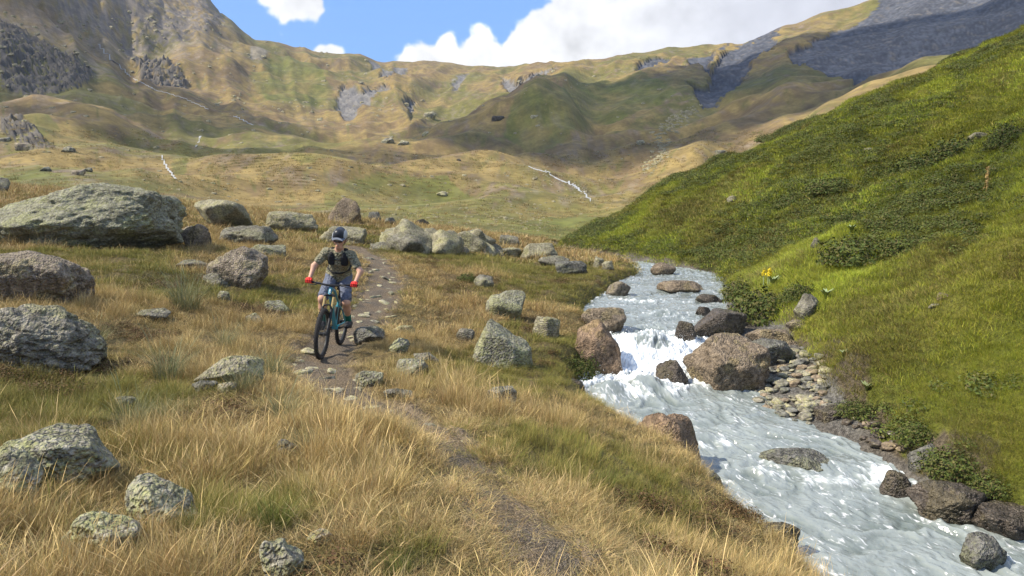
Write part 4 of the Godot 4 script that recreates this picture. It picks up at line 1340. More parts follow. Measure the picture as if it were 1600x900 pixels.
func vegetation():
	hash_rocks()
	for q in [[150,430,2.2],[60,620,0.8],[410,455,1.3],[60,400,2.0],[870,420,3.0],[900,470,1.8],[830,460,1.4],[890,560,1.7],[860,590,1.2],[640,400,2.5],[560,375,4.0],[800,420,2.0],[920,620,1.0],[700,385,2.5],[930,440,2.4],[1010,660,0.6],[900,720,0.7],[420,800,0.35],[640,860,0.2],[300,620,0.6]]:
		var p := near_at(q[0], q[1])
		green_spots.append(Vector3(p.x, -p.z, q[2]))
	var straw := [Color(0.54, 0.40, 0.18), Color(0.45, 0.32, 0.13), Color(0.38, 0.25, 0.10), Color(0.51, 0.40, 0.205), Color(0.25, 0.21, 0.075), Color(0.27, 0.165, 0.08), Color(0.21, 0.195, 0.07)]
	var olive := [Color(0.20, 0.19, 0.045), Color(0.26, 0.22, 0.06), Color(0.13, 0.145, 0.032), Color(0.34, 0.26, 0.085), Color(0.17, 0.17, 0.05)]
	var lush := [Color(0.26, 0.305, 0.03), Color(0.345, 0.355, 0.036), Color(0.19, 0.24, 0.03), Color(0.41, 0.38, 0.06), Color(0.22, 0.235, 0.05)]
	var dark := [Color(0.072, 0.095, 0.022), Color(0.10, 0.115, 0.026), Color(0.11, 0.10, 0.036), Color(0.056, 0.074, 0.02)]
	var heath := [Color(0.11, 0.065, 0.035), Color(0.14, 0.08, 0.04), Color(0.10, 0.085, 0.03), Color(0.17, 0.11, 0.05)]
	var t_straw := [[], [], []]
	var t_olive := [[], [], []]
	var t_lush := [[], [], []]
	var wid := [0.0023, 0.0055, 0.015]
	for l in 3:
		for k in 4:
			t_straw[l].append(tuft(1000 + k + l * 10, [52, 38, 30][l], 0.07, 0.21, [0.085, 0.13, 0.22][l], wid[l], 1.3, straw, [3, 1, 0][l]))
			t_olive[l].append(tuft(1100 + k + l * 10, [52, 38, 30][l], 0.06, 0.17, [0.085, 0.13, 0.22][l], wid[l], 1.35, olive, [1, 0, 0][l]))
			t_lush[l].append(tuft(1200 + k + l * 10, [52, 40, 34][l], 0.04, 0.105, [0.10, 0.15, 0.26][l], wid[l] * 0.8, 1.6, lush))
	var g_straw := [[], [], []]
	var g_olive := [[], [], []]
	var g_lush := [[], [], []]
	var g_heath := []
	# west bank, out from the camera: [from, to, tufts per square metre, kind by distance]
	for band in [[1.7, 6.0, 480.0, 0], [6.0, 13.0, 240.0, 0], [13.0, 28.0, 90.0, 1], [28.0, 74.0, 17.0, 2]]:
		var d0: float = band[0]
		var d1: float = band[1]
		var l: int = band[3]
		var wide := 0.86
		var count := int(band[2] * wide * (d1 * d1 - d0 * d0 + 2.0 * (d1 - d0)) * 0.78)
		for q in count:
			var d := sqrt(lerpf((d0 + 1.0) * (d0 + 1.0), (d1 + 1.0) * (d1 + 1.0), rng.randf())) - 1.0
			var x := rng.randf_range(-wide, wide * 0.56) * (d + 1.0)
			var it := clampi(int(d * 10.0), 0, 800) * 4
			var xl := river_tab[it + 1]
			var xx := xl + na.get_noise_2d(d * 3.1, 7.0) * 0.21
			if x > xx - 0.05 - rng.randf() * 0.25 or on_rock(x, -d): continue
			var t := trail_near(x, d) if d < 45.0 else 99.0
			var tt := t + nb.get_noise_2d(x * 9.0, d * 9.0) * 0.7
			if tt < 0.95 and (t < 0.7 or d > 6.3) and not (d < 7.0 and rng.randf() < 0.10): continue
			var g := greenness(x, d) + sm(1.3, 0.2, xx - x) * sm(8.0, 13.0, d) * 0.45
			var patch := nb.get_noise_2d(x * 3.0 + 400.0, d * 3.0)
			# tussocks with thatch between them
			var cl := nb.get_noise_2d(x * 13.0, d * 13.0)
			if cl < -0.1 and rng.randf() < 0.55: continue
			var short := (0.8 + cl * 1.1) * clampf(0.45 + 0.55 * sm(0.9, 2.2, tt), 0.0, 1.0)
			if t < 1.0: short = 0.25
			# shorter where the foreground slope falls to the water, so that the bank stones show
			short *= 1.0 - 0.25 * sm(2.0, 0.3, xx - x)
			var s: float = rng.randf_range(0.75, 1.3) * [1.0, 1.15, 1.5][l]
			if d > 8.0 and d < 40.0: s *= 0.85
			var y := hn(x, d) - 0.015
			var tone := rng.randf_range(0.8, 1.15) * (1.0 + patch * 0.35)
			var col := Color(tone, tone * (1.0 + rng.randfn() * 0.03), tone * (1.0 + rng.randfn() * 0.06))
			if patch < -0.36 and t > 3.0 and rng.randf() < 0.3 and d < 30.0:
				g_heath.append([turned(s * 0.9, 1.0, Vector3(x, y, -d)), col])
			elif g + rng.randfn() * 0.16 > 0.33:
				g_olive[l].append([turned(s, short * rng.randf_range(0.7, 1.1), Vector3(x, y, -d)), col])
			else:
				g_straw[l].append([turned(s, short * (0.85 + patch * 1.2) * rng.randf_range(0.8, 1.25), Vector3(x, y, -d), 0.95 if rng.randf() < 0.12 else 0.3), col])
	# east slope
	for band in [[4.5, 11.0, 300.0, 0], [11.0, 24.0, 120.0, 1], [24.0, 66.0, 52.0, 2]]:
		var d0: float = band[0]
		var d1: float = band[1]
		var l: int = band[3]
		var count := int(band[2] * 0.5 * (d1 * d1 - d0 * d0) * 0.9)
		for q in count:
			var d := sqrt(lerpf(d0 * d0, d1 * d1, rng.randf()))
			var it := clampi(int(d * 10.0), 0, 800) * 4
			var xg := river_tab[it + 3] + na.get_noise_2d(d * 2.3, 57.0) * 0.4
			var x := rng.randf_range(xg, maxf(xg + 1.0, 0.9 * d + 2.0))
			if x < xg + 0.02 + rng.randf() * 0.2 or on_rock(x, -d): continue
			var patch := nb.get_noise_2d(x * 1.6 + 400.0, d * 1.3)
			var gold := nb.get_noise_2d(x * 1.1 + 900.0, d * 0.9) + sm(44.0, 60.0, d) * 0.7
			var s: float = rng.randf_range(0.8, 1.35) * [1.0, 1.2, 1.35][l]
			var tone := rng.randf_range(0.75, 1.1) * (1.0 + patch * 0.6)
			var col := Color(tone, tone * (1.0 + patch * 0.12), tone)
			var p := Vector3(x, hn(x, d) - 0.015, -d)
			if gold + rng.randfn() * 0.14 > 0.27: g_olive[l].append([turned(s * 0.9, 0.7, p), col])
			else: g_lush[l].append([turned(s, rng.randf_range(0.7, 1.2) * (1.0 + patch * 0.5), p), col])
	var gm := grass_mat()
	# tussocks of the valley beyond, as far as they break up the turf
	var g_far := []
	for q in 17000:
		var u := rng.randf_range(-80, 1680)
		var v := rng.randf_range(205, 392)
		var p := far_at(u, v)
		if -p.z > 210.0: continue
		var n := nb.get_noise_2d(p.x * 0.5, p.z * 0.5) + rng.randfn() * 0.2
		if n < -0.15: continue
		var s := rng.randf_range(0.7, 1.5) * (0.9 + -p.z * 0.010)
		var tone := rng.randf_range(0.7, 1.05)
		var green := sm(0.1, 0.5, n) * 0.4
		g_far.append([turned(s, 0.8, p - Vector3(0, 0.05, 0)), Color(tone * (1.0 - green), tone * (1.0 - green * 0.5), tone * (1.0 - green))])
	scatter("far_tussocks", "pale tussock grass over the valley floor beyond the bench", t_straw[2], gm, g_far)
	var far_words := ["in the foreground turf", "around the boulders", "on the distant bench"]
	for l in 3:
		scatter("dry_grass", "golden dry grass " + far_words[l], t_straw[l], gm, g_straw[l])
		scatter("olive_grass", "half-green wiry grass " + far_words[l], t_olive[l], gm, g_olive[l])
		scatter("green_grass", "short lush grass of the green slope " + ["by the water", "above the bank", "up to its crest"][l], t_lush[l], gm, g_lush[l])
	var hm := []
	for k in 3: hm.append(leaf_clump(1300 + k, 150, 0.13, 0.12, 0.013, heath))
	scatter("heath", "low reddish-brown heath between the grasses", hm, grass_mat(0.25), g_heath)
	# bilberry and willow scrub patches that creep over the east slope
	var sm_ := []
	for k in 3: sm_.append(leaf_clump(1400 + k, 190, 0.34, 0.22, 0.034, dark))
	var g_scrub := []
	for q in 32000:
		var d := sqrt(lerpf(49.0, 3600.0, rng.randf()))
		var it := clampi(int(d * 10.0), 0, 800) * 4
		var xg := river_tab[it + 3]
		var x := rng.randf_range(xg, 0.9 * d + 2.0)
		var px := pixel(Vector3(x, hn(x, d), -d))
		var k := nb.get_noise_2d(x * 1.0 + 33.0, d * 0.7 + 12.0) + sm(1.2, 0.3, x - xg) * 0.12
		if k + rng.randfn() * 0.08 < 0.06 or on_rock(x, -d) or x < xg + 0.15: continue
		var s := rng.randf_range(0.5, 1.15) * (0.75 + d * 0.012)
		var tone := rng.randf_range(0.8, 1.3)
		g_scrub.append([turned(s, 0.8, Vector3(x, hn(x, d) - 0.02, -d)), Color(tone, tone, tone)])
	scatter("low_scrub", "dark bilberry scrub creeping over the green slope", sm_, grass_mat(0.3), g_scrub)
	print("tufts ", g_straw[0].size(), " ", g_straw[1].size(), " ", g_straw[2].size(), " ", g_olive[0].size(), " ", g_lush[0].size(), " ", g_lush[1].size(), " ", g_lush[2].size(), " ", g_scrub.size(), " ", g_heath.size())
	# blue-green tussocks, each a plant
	var blue := [Color(0.17, 0.20, 0.115), Color(0.22, 0.23, 0.13), Color(0.13, 0.165, 0.085), Color(0.30, 0.26, 0.14), Color(0.20, 0.20, 0.07)]
	var leafy := [Color(0.11, 0.14, 0.03), Color(0.15, 0.17, 0.04), Color(0.20, 0.19, 0.06), Color(0.08, 0.11, 0.025)]
	var tus := [tuft(1500, 260, 0.30, 0.62, 0.13, 0.0042, 1.5, blue, 6), tuft(1501, 240, 0.28, 0.55, 0.12, 0.0042, 1.7, blue, 4), tuft(1502, 220, 0.18, 0.36, 0.13, 0.0052, 1.3, leafy, 2)]
	for q in [[262,592,0.9,0,"green-based tussock of arching straw grass beside the cracked dark boulder"],[205,668,0.95,1,"wide blue-green tussock above the yellow-capped boulder"],[255,664,0.7,1,"blue-green tussock with bent dry stems"],[380,612,0.65,0,"blue-green tussock at the end of the slanting pale slab"],[445,656,0.9,1,"thick blue-green tussock spilling onto the trail edge"],[350,545,0.6,0,"upright blue-green tussock above the slanting pale slab"],[292,482,0.9,0,"dark tussock in golden grass below the table-like stone"],[430,824,0.8,2,"fresh green grass clump in trampled dry grass"],[420,586,0.8,1,"silvery tussock beside the stony trail"],[945,762,0.8,2,"bright green grass clump on the river bank"],[620,898,0.6,2,"low green grass clump at the edge of the overgrown trail"],[300,830,0.5,2,"thin green clump beside the domed lichen boulder"],[150,540,0.6,0,"tussock against the cracked dark boulder"],[470,700,0.6,1,"tussock over a dark stone hollow"]]:
		var p := near_at(q[0], q[1])
		var root := base("grass_tussock", p - Vector3(0, 0.02, 0))
		var bl := obj("blades", tus[q[3]], gm, root)
		bl.scale = Vector3.ONE * q[2] * clampf(-p.z / 7.0, 0.75, 1.7)
		bl.rotation.y = rng.randf() * TAU
		tag(root, q[4], "tussock", "grass tussocks on the west bank")
		tag(bl, "", "", "", "stuff")
	# shrubs one can tell apart
	var sh := []
	for k in 3: sh.append(leaf_clump(1600 + k, 2600, 0.5, 0.42, 0.03, dark))
	var wood := std(lin(0.10, 0.075, 0.05), 0.9)
	for q in [[1195,500,110,60,"dense round shrub overhanging the dark grey boulder"],[1160,470,60,40,"upstream end of the riverbank shrub beside fast water"],[1250,470,60,36,"bushy mound above the mossy bank rock"],[1345,410,120,50,"brownish low shrub in the middle of the green slope"],[1420,396,80,36,"dark shrub next to the brownish low shrub"],[1440,268,90,34,"dark green shrub at the end of the long shrub band"],[1510,246,100,40,"tall dark shrub in the long shrub band"],[1580,228,70,44,"darkest shrub of the band near the slope's shoulder"],[1300,300,80,28,"spreading grey-green shrub below the golden crest"],[1240,322,60,24,"small shrub between bright green turf patches"],[1330,350,70,26,"olive shrub above the brownish low shrub"],[1440,690,90,40,"wet-leaved shrub over the angular grey boulder"],[1340,650,70,30,"shrub leaning over the rubble below the green bank"],[1500,740,120,46,"drooping shrub over the long dark ledge"],[1560,770,90,36,"shrub fringe over the low dark ledge"],[730,440,38,16,"small green shrub in dry turf by the outcrop"],[70,372,60,40,"dark heather bush against the huge lichen boulder"],[120,384,50,30,"round heather bush below the huge lichen boulder"],[1200,220,40,14,"dwarf shrub on the golden crest of the green slope"],[905,592,70,44,"mossy tuft-covered shrub hanging over the dark shaded boulder"]]:
		var p := near_at(q[0], q[1])
		var w: float = q[2] * -p.z / F
		var h: float = q[3] * -p.z / F
		var root := base("shrub", p - Vector3(0, h * 0.08, w * 0.12))
		for k in 3:
			var st := CylinderMesh.new()
			st.top_radius = 0.006
			st.bottom_radius = 0.014
			st.height = h * 0.8
			st.radial_segments = 6
			var so := obj("stem", st, wood, root)
			so.position = Vector3((k - 1) * w * 0.12, h * 0.32, 0)
			so.rotation.z = (1 - k) * 0.5
		var fo := obj("foliage", sh[rng.randi_range(0, 2)], grass_mat(0.3), root)
		fo.scale = Vector3(w, h * 2.1, w * 0.8)
		fo.rotation.y = rng.randf() * 0.6 - 0.3
		tag(root, q[4], "shrub", "shrubs along the slope and banks")
		tag(fo, "", "", "", "stuff")
	special_plants()

# tall herbs on the east slope
func herb(called: String, label: String, u: float, v: float, h_px: float, kind: int):
	var p := near_at(u, v)
	var k := -p.z / F
	var h := h_px * k
	var root := base(called, p)
	tag(root, label, "plant", "herbs on the green slope")
	var c := CylinderMesh.new()
	c.top_radius = 0.010
	c.bottom_radius = 0.016
	c.height = h
	c.radial_segments = 6
	var leafm := std(lin(0.27, 0.33, 0.17), 0.7)
	leafm.cull_mode = BaseMaterial3D.CULL_DISABLED
	if kind == 0:
		var s := obj("stalk", c, std(lin(0.42, 0.29, 0.12), 0.9), root)
		s.position.y = h * 0.5
		for i in 11:
			var b := obj("seed_head", leaf_clump(40 + i, 14, 0.05, 0.05, 0.028, [Color(0.45, 0.31, 0.12), Color(0.36, 0.24, 0.09)]), grass_mat(0.2), root)
			b.position = Vector3(rng.randfn() * 0.012, h * (0.25 + i * 0.07), rng.randfn() * 0.012)
	elif kind == 1:
		for j in 4:
			var s := obj("stalk", c, leafm, root)
			s.position = Vector3(rng.randfn() * 0.12, h * 0.5, rng.randfn() * 0.08)
			var b := obj("flower_spike", leaf_clump(60 + j, 60, 0.055, 0.20, 0.03, [Color(0.70, 0.55, 0.03), Color(0.60, 0.46, 0.03)]), grass_mat(0.3), root)
			b.position = s.position + Vector3(0, h * 0.3, 0)
	else:
		var st := SurfaceTool.new()
		for i in 12:
			var a := i * 2.4
			var out := Vector3(cos(a), 0, sin(a))
			var l := h * rng.randf_range(0.8, 1.1)
			var side := Vector3(-out.z, 0, out.x) * l * 0.12
			var v2 := PackedVector3Array()
			var n2 := PackedVector3Array()
			var ix := PackedInt32Array()
			for s in 5:
				var t := s / 4.0
				var q := out * l * t * (0.25 + 0.35 * t) + Vector3.UP * l * (t * 1.25 - t * t * 0.4)
				var w: float = [0.35, 0.9, 1.0, 0.7, 0.05][s]
				v2.append(q - side * w); v2.append(q - Vector3.UP * l * 0.03); v2.append(q + side * w)
				for z in 3: n2.append((Vector3.UP - out * 0.3 + side * (z - 1) * 0.4).normalized())
			for s in 4:
				for z in 2:
					var k2 := s * 3 + z
					ix.append_array([k2, k2 + 3, k2 + 1, k2 + 1, k2 + 3, k2 + 4])
			obj("leaf", arrays_mesh(v2, n2, ix), leafm, root)

func special_plants():
	herb("dry_mullein", "tall dried brown flower stalk standing on the green slope", 1541, 305, 44, 0)
	herb("yellow_flower", "yellow flower spikes on the bank above the cascade", 1197, 450, 24, 1)
	herb("leafy_herb", "pale broad-leaved herb beside the yellow flower spikes", 1208, 448, 20, 2)
	herb("leafy_herb", "pale broad-leaved herb above the mossy bank rock", 1290, 468, 20, 2)
	herb("leafy_herb", "whitish broad-leaved herb by the brownish low shrub", 1330, 364, 16, 2)
	herb("leafy_herb", "pale herb in open turf below the dark shrub band", 1441, 332, 12, 2)
	herb("leafy_herb", "grey-green herb low on the slope above the gravel bar", 1354, 612, 18, 2)
	herb("leafy_herb", "grey-green herb in grass behind the gravel bar", 1318, 558, 14, 2)
# ---------------------------------------------------------------- tubes, rings and smooth bodies
func tube(path: Array, radii: Array, segs := 10, caps := true) -> ArrayMesh:
	var v := PackedVector3Array()
	var n := PackedVector3Array()
	var idx := PackedInt32Array()
	var m := path.size()
	var ref := Vector3(0.31, 0.2, 0.93).normalized()
	for i in m:
		var t: Vector3 = (path[mini(i + 1, m - 1)] - path[maxi(i - 1, 0)]).normalized()
		if absf(t.dot(ref)) > 0.95: ref = Vector3(1, 0, 0.1).normalized()
		var a := t.cross(ref).normalized()
		var b := t.cross(a)
		ref = b.cross(t) * -1.0 if false else ref
		for s in segs:
			var an := TAU * s / segs
			var o := a * cos(an) + b * sin(an)
			v.append(path[i] + o * radii[mini(i, radii.size() - 1)])
			n.append(o)
	for i in m - 1:
		for s in segs:
			var k := i * segs + s
			var k2 := i * segs + (s + 1) % segs
			idx.append_array([k, k + segs, k2, k2, k + segs, k2 + segs])
	if caps:
		for e in [0, m - 1]:
			var c := v.size()
			var dir: Vector3 = (path[0] - path[1]).normalized() if e == 0 else (path[m - 1] - path[m - 2]).normalized()
			v.append(path[e])
			n.append(dir)
			for s in segs:
				v.append(v[e * segs + s])
				n.append(dir)
			for s in segs: idx.append_array([c, c + 1 + s, c + 1 + (s + 1) % segs])
	return arrays_mesh(v, n, idx)

func join(meshes: Array) -> ArrayMesh:
	var st := SurfaceTool.new()
	st.begin(Mesh.PRIMITIVE_TRIANGLES)
	for q in meshes:
		if q is Mesh: st.append_from(q, 0, Transform3D())
		else: st.append_from(q[0], 0, q[1])
	return st.commit()

func ring(c: Vector3, r: float, tr: float, wide := 1.0, seg := 56, sides := 10) -> ArrayMesh:   # a ring round the x axis
	var v := PackedVector3Array()
	var n := PackedVector3Array()
	var idx := PackedInt32Array()
	for i in seg:
		var a := TAU * i / seg
		var out := Vector3(0, cos(a), sin(a))
		for s in sides:
			var b := TAU * s / sides
			v.append(c + out * (r + cos(b) * tr) + Vector3.RIGHT * sin(b) * tr * wide)
			n.append((out * cos(b) + Vector3.RIGHT * sin(b) / wide).normalized())
	for i in seg:
		for s in sides:
			var k := i * sides + s
			var k2 := i * sides + (s + 1) % sides
			var q := ((i + 1) % seg) * sides
			idx.append_array([k, k2, q + s, k2, q + (s + 1) % sides, q + s])
	return arrays_mesh(v, n, idx)

func box(size: Vector3) -> BoxMesh:
	var b := BoxMesh.new()
	b.size = size
	return b

# smooth union of tapered capsules [a, b, ra, rb, squash z], meshed as surface nets
func body_mesh(bones: Array, cell: float, k: float) -> ArrayMesh:
	var lo := Vector3(1e9, 1e9, 1e9)
	var hi := -lo
	for b in bones:
		var r: float = maxf(b[2], b[3]) + cell * 3.0 + k
		for e in 2:
			lo = lo.min(b[e] - Vector3(r, r, r))
			hi = hi.max(b[e] + Vector3(r, r, r))
	var nx := int((hi.x - lo.x) / cell) + 2
	var ny := int((hi.y - lo.y) / cell) + 2
	var nz := int((hi.z - lo.z) / cell) + 2
	var f := PackedFloat32Array()
	f.resize(nx * ny * nz)
	f.fill(9.0)
	for b in bones:
		var a: Vector3 = b[0]
		var e: Vector3 = b[1]
		var ra: float = b[2]
		var rb: float = b[3]
		var mr: float = maxf(ra, rb) + k + cell * 2.0
		var q0 := ((a.min(e) - Vector3(mr, mr, mr) - lo) / cell)
		var q1 := ((a.max(e) + Vector3(mr, mr, mr) - lo) / cell)
		var ab := e - a
		var len2 := maxf(ab.length_squared(), 1e-9)
		for iz in range(maxi(0, int(q0.z)), mini(nz, int(q1.z) + 2)):
			for iy in range(maxi(0, int(q0.y)), mini(ny, int(q1.y) + 2)):
				var row := (iz * ny + iy) * nx
				for ix in range(maxi(0, int(q0.x)), mini(nx, int(q1.x) + 2)):
					var p := lo + Vector3(ix, iy, iz) * cell
					var t := clampf((p - a).dot(ab) / len2, 0.0, 1.0)
					var d := (p - a - ab * t).length() - lerpf(ra, rb, t)
					var o := f[row + ix]
					if o > 8.0: f[row + ix] = d
					else:
						var h := clampf(0.5 + 0.5 * (o - d) / k, 0.0, 1.0)
						f[row + ix] = lerpf(o, d, h) - k * h * (1.0 - h)
	var v := PackedVector3Array()
	var at_ := {}
	var sl := nx * ny
	for iz in nz - 1:
		for iy in ny - 1:
			for ix in nx - 1:
				var c := iz * sl + iy * nx + ix
				var f0 := f[c]
				if absf(f0) > cell * 2.5: continue
				var sum := Vector3.ZERO
				var cnt := 0
				var vals := [f0, f[c + 1], f[c + nx], f[c + nx + 1], f[c + sl], f[c + sl + 1], f[c + sl + nx], f[c + sl + nx + 1]]
				for ed in [[0, 1], [2, 3], [4, 5], [6, 7], [0, 2], [1, 3], [4, 6], [5, 7], [0, 4], [1, 5], [2, 6], [3, 7]]:
					var va: float = vals[ed[0]]
					var vb: float = vals[ed[1]]
					if (va < 0.0) != (vb < 0.0):
						var t := va / (va - vb)
						var pa := Vector3(ed[0] & 1, (ed[0] >> 1) & 1, ed[0] >> 2)
						var pb := Vector3(ed[1] & 1, (ed[1] >> 1) & 1, ed[1] >> 2)
						sum += pa.lerp(pb, t)
						cnt += 1
				if cnt:
					at_[c] = v.size()
					v.append(lo + (Vector3(ix, iy, iz) + sum / cnt) * cell)
	var idx := PackedInt32Array()
	for c in at_:
		for ax in 3:
			var step: int = [1, nx, sl][ax]
			var u: int = [nx, sl, 1][ax]
			var w: int = [sl, 1, nx][ax]
			var va := f[c]
			var vb := f[c + step]
			if (va < 0.0) == (vb < 0.0): continue
			if not (at_.has(c - u) and at_.has(c - w) and at_.has(c - u - w)): continue
			var q := [at_[c], at_[c - u], at_[c - u - w], at_[c - w]]
			if va < 0.0: idx.append_array([q[0], q[1], q[2], q[0], q[2], q[3]])
			else: idx.append_array([q[0], q[2], q[1], q[0], q[3], q[2]])
	var n := PackedVector3Array()
	n.resize(v.size())
	for t in range(0, idx.size(), 3):
		var nn := (v[idx[t + 2]] - v[idx[t]]).cross(v[idx[t + 1]] - v[idx[t]])
		for q in 3: n[idx[t + q]] += nn
	for i in n.size(): n[i] = n[i].normalized()
	return arrays_mesh(v, n, idx)

# ---------------------------------------------------------------- the bicycle (heads along +z, origin where the front tyre meets the ground)
const LEAN := -0.09
func rig() -> Transform3D:
	var p := near_at(501, 558)
	var q := Vector3(p.x + 0.03, hn(p.x + 0.03, -p.z + 1.2), p.z - 1.2)
	var pitch := atan2(p.y - q.y, 1.2)
	return Transform3D(Basis(Vector3.RIGHT, -pitch) * Basis(Vector3.BACK, LEAN), p - Vector3(0, 0.03, 0))

func wheel(parent: Node3D, axle: Vector3, rear: bool):
	var w := Node3D.new()
	w.name = "wheel"
	parent.add_child(w, true)
	w.position = axle
	var rubber := std(lin(0.035, 0.032, 0.03), 0.85)
	var knobs := []
	var kb := box(Vector3(0.014, 0.008, 0.012))
	for i in 78:
		var a := TAU * i / 78
		for s in ([-1, 1] if i % 2 == 0 else [-2, 0, 2]):
			var rr := 0.366 - absf(s) * 0.0045
			knobs.append([kb, Transform3D(Basis(Vector3.RIGHT, a), Vector3(s * 0.0125, rr * cos(a), rr * sin(a)))])
	var ty := obj("tyre", ring(Vector3.ZERO, 0.337, 0.030, 1.0), rubber, w)
	obj("tread", join(knobs), rubber, ty)
	obj("rim", ring(Vector3.ZERO, 0.300, 0.011, 1.5), std(lin(0.03, 0.03, 0.03), 0.4), w)
	obj("hub", tube([Vector3(-0.055, 0, 0), Vector3(-0.03, 0, 0), Vector3(0.03, 0, 0), Vector3(0.055, 0, 0)], [0.02, 0.026, 0.026, 0.02], 12), std(lin(0.03, 0.03, 0.03), 0.35), w)
	var sp := []
	for i in 28:
		var a := TAU * i / 28
		var b := a + (0.5 if i % 4 < 2 else -0.5)
		var sx := 0.026 if i % 2 == 0 else -0.026
		sp.append(tube([Vector3(sx, 0.024 * cos(b), 0.024 * sin(b)), Vector3(0, 0.297 * cos(a), 0.297 * sin(a))], [0.0013], 5, false))
	obj("spokes", join(sp), std(lin(0.10, 0.10, 0.10), 0.35), w)
	var steel := std(lin(0.35, 0.35, 0.36), 0.3)
	steel.metallic = 1.0
	obj("brake_rotor", join([ring(Vector3(0.036, 0, 0), 0.092, 0.006, 0.2, 36, 6), ring(Vector3(0.036, 0, 0), 0.05, 0.006, 0.2, 24, 6)]), steel, w)
	if rear:
		var cs := []
		for i in 6: cs.append(ring(Vector3(-0.022 - i * 0.006, 0, 0), 0.09 - i * 0.011, 0.006, 0.3, 28, 6))
		obj("cassette", join(cs), steel, w)

func make_bike() -> Transform3D:
	var root := Node3D.new()
	root.name = "mountain_bike"
	add_child(root)
	root.transform = rig()
	tag(root, "teal full-suspension mountain bike ridden down the stony trail", "bicycle")
	var teal := std(lin(0.02, 0.24, 0.32), 0.28)
	teal.metallic_specular = 0.6
	teal.clearcoat_enabled = true
	teal.clearcoat = 0.6
	var black := std(lin(0.022, 0.022, 0.024), 0.45)
	var rubber := std(lin(0.025, 0.025, 0.025), 0.8)
	var gold := std(lin(0.62, 0.42, 0.16), 0.22)
	gold.metallic = 0.8
	var steel := std(lin(0.35, 0.35, 0.36), 0.3)
	steel.metallic = 1.0
	var fa := Vector3(0, 0.367, 0)
	var ra := Vector3(0, 0.367, -1.2)
	var bb := Vector3(0, 0.335, -0.77)
	var ax := Vector3(0, 0.906, -0.423)
	var crown := Vector3(0, 0.886, -0.28)
	var top := crown + ax * 0.13
	wheel(root, fa, false)
	wheel(root, ra, true)
	var fr := obj("frame", join([
		tube([crown + ax * 0.01, crown + ax * 0.02, top - ax * 0.02, top], [0.026, 0.029, 0.027, 0.025], 14),
		tube([crown + ax * 0.03, crown + Vector3(0, -0.05, -0.10), bb + Vector3(0, 0.10, 0.10), bb + Vector3(0, 0.02, 0.0)], [0.028, 0.031, 0.032, 0.036], 14),
		tube([top - ax * 0.03, top + Vector3(0, -0.06, -0.20), Vector3(0, 0.73, -0.86)], [0.024, 0.022, 0.019], 12),
		tube([bb, Vector3(0, 0.52, -0.80), Vector3(0, 0.745, -0.875)], [0.026, 0.021, 0.020], 12),
		tube([bb + Vector3(-0.045, 0, 0), bb + Vector3(0.045, 0, 0)], [0.028], 14)]), teal, root)
	var mark := std(lin(0.75, 0.78, 0.78), 0.4)
	obj("head_badge", join([[box(Vector3(0.014, 0.034, 0.003)), Transform3D(Basis(Vector3.RIGHT, -0.437), crown + ax * 0.075 + Vector3(0, 0.012, 0.0265))], [box(Vector3(0.030, 0.007, 0.003)), Transform3D(Basis(Vector3.RIGHT, -0.437), crown + ax * 0.045 + Vector3(0, 0.012, 0.0275))]]), mark, fr)
	for s in [-1, 1]:
		var o := Vector3(s * 0.055, 0, 0)
		obj("chainstay", tube([bb + Vector3(s * 0.03, 0.03, -0.05), bb + Vector3(s * 0.05, 0.03, -0.20), ra + o], [0.016, 0.013, 0.014], 10), teal, fr)
		obj("seatstay", tube([Vector3(s * 0.025, 0.66, -0.86), Vector3(s * 0.052, 0.58, -0.98), ra + o], [0.013, 0.012, 0.013], 10), teal, fr)
	obj("shock", tube([bb + Vector3(0, 0.13, 0.02), Vector3(0, 0.52, -0.72), Vector3(0, 0.60, -0.76), Vector3(0, 0.66, -0.79)], [0.016, 0.024, 0.024, 0.012], 12), black, fr)
	var fk := obj("fork", tube([crown + Vector3(-0.075, -0.012, 0.006), crown + Vector3(-0.04, 0.012, 0), crown + Vector3(0.04, 0.012, 0), crown + Vector3(0.075, -0.012, 0.006)], [0.021, 0.022, 0.022, 0.021], 12), black, root)
	obj("fork_arch", tube([crown + ax * -0.20 + Vector3(-0.063, 0.02, 0.03), crown + ax * -0.16 + Vector3(-0.04, 0.02, 0.045), crown + ax * -0.15 + Vector3(0.04, 0.02, 0.045), crown + ax * -0.20 + Vector3(0.063, 0.02, 0.03)], [0.014, 0.013, 0.013, 0.014], 10), black, fk)
	for s in [-1, 1]:
		var o := Vector3(s * 0.063, 0, 0)
		obj("stanchion", tube([crown + o + Vector3(0, -0.005, 0.004), crown + o - ax * 0.22 + Vector3(0, 0, 0.004)], [0.0175], 12), gold, fk)
		obj("fork_leg", tube([crown + o - ax * 0.19 + Vector3(0, 0, 0.004), crown + o - ax * 0.40 + Vector3(0, 0, 0.008), fa + o + Vector3(0, 0.02, -0.005), fa + o - Vector3(0, 0.02, 0)], [0.023, 0.022, 0.020, 0.018], 12), black, fk)
	obj("stem", tube([top + ax * 0.005, top + ax * 0.035, top + ax * 0.035 + Vector3(0, 0.0, 0.045)], [0.021, 0.022, 0.021], 12), black, root)
	var bc := top + ax * 0.035 + Vector3(0, 0.0, 0.045)
	var hb := obj("handlebar", tube([bc + Vector3(-0.38, 0.022, -0.06), bc + Vector3(-0.20, 0.022, -0.024), bc + Vector3(-0.09, 0.004, 0), bc, bc + Vector3(0.09, 0.004, 0), bc + Vector3(0.20, 0.022, -0.024), bc + Vector3(0.38, 0.022, -0.06)], [0.011, 0.012, 0.016, 0.0165, 0.016, 0.012, 0.011], 12), black, root)
